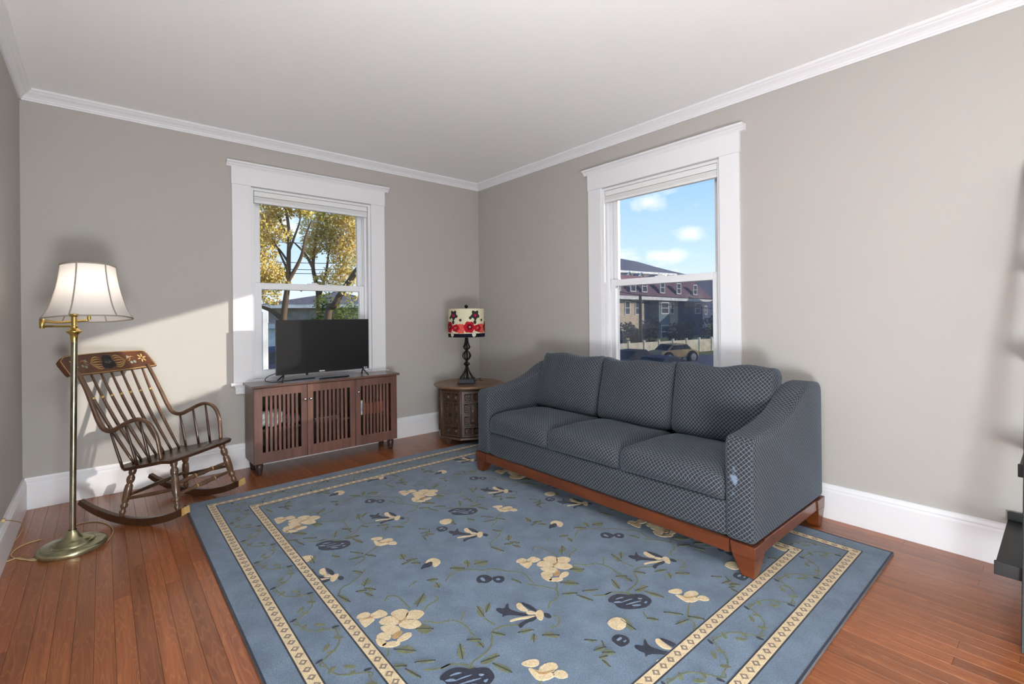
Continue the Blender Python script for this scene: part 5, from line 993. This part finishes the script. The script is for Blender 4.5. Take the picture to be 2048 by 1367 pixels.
for px in (1256, 1279, 1315, 1348, 1381, 1225, 1195): P = RH(px)-nR*.55; facade_window(row, Vector((P.x, P.y, Zp(587))), dR, nR, .80, 1.0, name='dormer_window')
for px, o_, w_, y0, h in ((1254.5, 0, .42, 627, 1.15), (1275, 0, .42, 627, 1.15), (1320.5, .5, .80, 626, 1.05), (1344, 0, .36, 626, 1.05), (1387, .5, .72, 626, 1.05), (1411, .0, .3, 628, .9), (1320.5, .5, .85, 672, 1.2), (1263, 0, .3, 672, 1.3), (1232, 0, .42, 627, 1.15)): P = RH(px)-nR*o_; facade_window(row, Vector((P.x, P.y, Zp(y0))), dR, nR, w_*1.75, h)
# roofs farther back with white gabled dormers
back = thing('back_row_house', 'far building with grey roof and white gabled dormers behind the row houses', 'building', grd(1240, 62))
def RB_(px): return on_line(px, grd(1120, 56), grd(1372, 68.6))
a, b_ = RB_(1120), RB_(1372); dB = (b_-a).normalized(); nB = Vector((-dB.y, dB.x, 0)); nB = nB if nB.dot(FW) > 0 else -nB; z0, z1 = at(1250, 560, 62).z, at(1250, 541, 62).z
g = G(); g.hexa([zl(a, GZ), zl(b_, GZ), zl(b_+nB*6, GZ), zl(a+nB*6, GZ)], [zl(a, z0), zl(b_, z0), zl(b_+nB*6, z0), zl(a+nB*6, z0)]); g.build('walls', 'siding_grey', back)
g = G(); g.hexa([zl(a, z0), zl(b_, z0), zl(b_+nB*6, z0), zl(a+nB*6, z0)], [zl(a+nB*1.6, z1), zl(b_+nB*1.6, z1), zl(b_+nB*5, z1), zl(a+nB*5, z1)]); g.build('roof', 'shingle_grey', back)
g = G(); g.hexa([zl(a+nB*1.5, z1-.05), zl(b_+nB*1.5, z1-.05), zl(b_+nB*5, z1-.05), zl(a+nB*5, z1-.05)], [zl(a+nB*1.5, z1+.22), zl(b_+nB*1.5, z1+.22), zl(b_+nB*5, z1+.22), zl(a+nB*5, z1+.22)]); g.build('ridge_trim', 'house_white', back)
for px in (1257, 1281, 1316, 1230, 1345):
    c_ = RB_(px)-nB*.2; w_ = .62; zt = at(px, 548, 62).z; g = G(); g.add([zl(c_-dB*w_, z0-.3), zl(c_+dB*w_, z0-.3), zl(c_+dB*w_, zt-.25), zl(c_, zt+.25), zl(c_-dB*w_, zt-.25)]+[zl(c_-dB*w_+nB*3, z0-.3), zl(c_+dB*w_+nB*3, z0-.3), zl(c_+dB*w_+nB*3, zt-.25), zl(c_+nB*3, zt+.25), zl(c_-dB*w_+nB*3, zt-.25)], [(0, 1, 2, 3, 4), (9, 8, 7, 6, 5)]+[(k, (k+1) % 5, (k+1) % 5+5, k+5) for k in range(5)]); dm = g.build('dormer', 'siding_grey', back)
    g = G(); g.tube([zl(c_-dB*(w_+.1)-nB*.05, zt-.32), zl(c_-nB*.05, zt+.32), zl(c_+dB*(w_+.1)-nB*.05, zt-.32)], .09, 4); g.build('gable_trim', 'house_white', dm)
# dark building at the right end of the row
t, p0, d, n_, Z = house('dark blue house at the right end of the row', grd(1428, 51), grd(1500, 49), 7, GZ, at(1420, 601, 44).z, at(1420, 566, 47).z, 'siding_navy', 'shingle_maroon', .3)
facade_window(t, p0+d*.6+Vector((0, 0, GZ+2.0)), d, n_, .5, .9)
# wooded hill on the skyline
g = G(); hp = [(900, 560), (1000, 540), (1100, 524), (1180, 517), (1243, 517), (1275, 523), (1310, 533), (1345, 542), (1385, 551), (1430, 556), (1500, 562), (1700, 575), (1900, 590)]
n0 = len(hp); fr2 = [at(x, y, 190) for x, y in hp]; bk2 = [at(x, y+6, 260) for x, y in hp]; ft = [Vector((CAM.x+(p.x-CAM.x)*.72, CAM.y+(p.y-CAM.y)*.72, GZ-.1)) for p in fr2]; bf2 = [Vector((p.x, p.y, GZ-.1)) for p in bk2]
g.add(ft+fr2+bk2+bf2, [(r_*n0+i, r_*n0+i+1, (r_+1)*n0+i+1, (r_+1)*n0+i) for r_ in range(3) for i in range(n0-1)]); label_struct(g.build('hill', 'hill_grey', None, True), 'grey wooded hill on the skyline behind the row houses')
# shrubs and bare dark trees by the houses
for i, (px, py, d_, r, lb) in enumerate(((1246, 664, 36, .75, 'dark evergreen shrub at the left end of the row houses'), (1270, 668, 37, .5, 'dark evergreen shrub in front of the utility pole'), (1298, 656, 40, .85, 'tall dark bare tree in front of the narrow blue front'), (1350, 662, 42, .8, 'broad dark shrub below the middle tan front'), (1371, 656, 44, .7, 'dark shrub beside the white canopied porch'), (1420, 652, 44, 1.0, 'dark tree at the right edge of the pane'))):
    c_ = at(px, py, d_); shrub(lb, Vector((c_.x, c_.y, GZ)), [(c_, r), (c_+Vector((0, 0, -r*.9)), r*.9), (c_+Vector((.4, -.3, r*.4)), r*.6)], 900, .22, 'leaves_dark', 20+i, 'dark shrubs by the row houses')
pp = grd(1281, 33); up_ = thing('utility_pole', 'brown wooden utility pole standing in front of the row houses', 'pole', pp); zt = at(1281, 588, 33).z
g = G(); g.tube([(pp.x, pp.y, GZ), (pp.x, pp.y, zt)], [.13, .10], 10); g.build('shaft', 'pole_wood', up_, True)
g = G(); a = at(1200, 572, 33); b_ = at(1281, 590, 33); c_ = at(1460, 600, 30); g.tube(smooth_path([a, b_+Vector((0, 0, 0)), c_], 8), .022, 5); g.tube(smooth_path([a+Vector((0, 0, -.6)), b_+Vector((0, 0, -.5)), c_+Vector((0, 0, -.6))], 8), .018, 5); g.build('wire', 'cord_black', up_)
wr = thing('power_lines', 'thin black power lines crossing behind the yellow trees', 'wire', grd(600, 20))
for px in (436, 803):
    P = grd(px, 20); g = G(); g.tube([P, Vector((P.x, P.y, 6.4))], .12, 8); g.build('pole', 'pole_wood', wr, True)
for y0, y1 in ((478, 492), (520, 528), (536, 538), (545, 545), (440, 412)):
    g = G(); g.tube([at(440, y0, 20), at(620, (y0+y1)/2+2, 20), at(800, y1, 20)], .014, 5); g.build('wire', 'cord_black', wr)
hd = math.atan2(-RT.y, -RT.x)
c0 = grd(1346, 25.0); car('gold tan car parked facing the fence over the sofa back', c0, math.atan2(dR.y, dR.x)-.35, 'car_gold', .62, 'parked cars')
c0 = grd(1262, 21.0); car('dark car at the left of the street beyond the sofa', c0, math.atan2(dR.y, dR.x)-.05, 'car_dark', .62, 'parked cars')
c0 = grd(1318, 18.0); car('dark blue car nearest the window beyond the sofa', c0, math.atan2(dR.y, dR.x)-.1, 'car_navy', .60, 'parked cars')
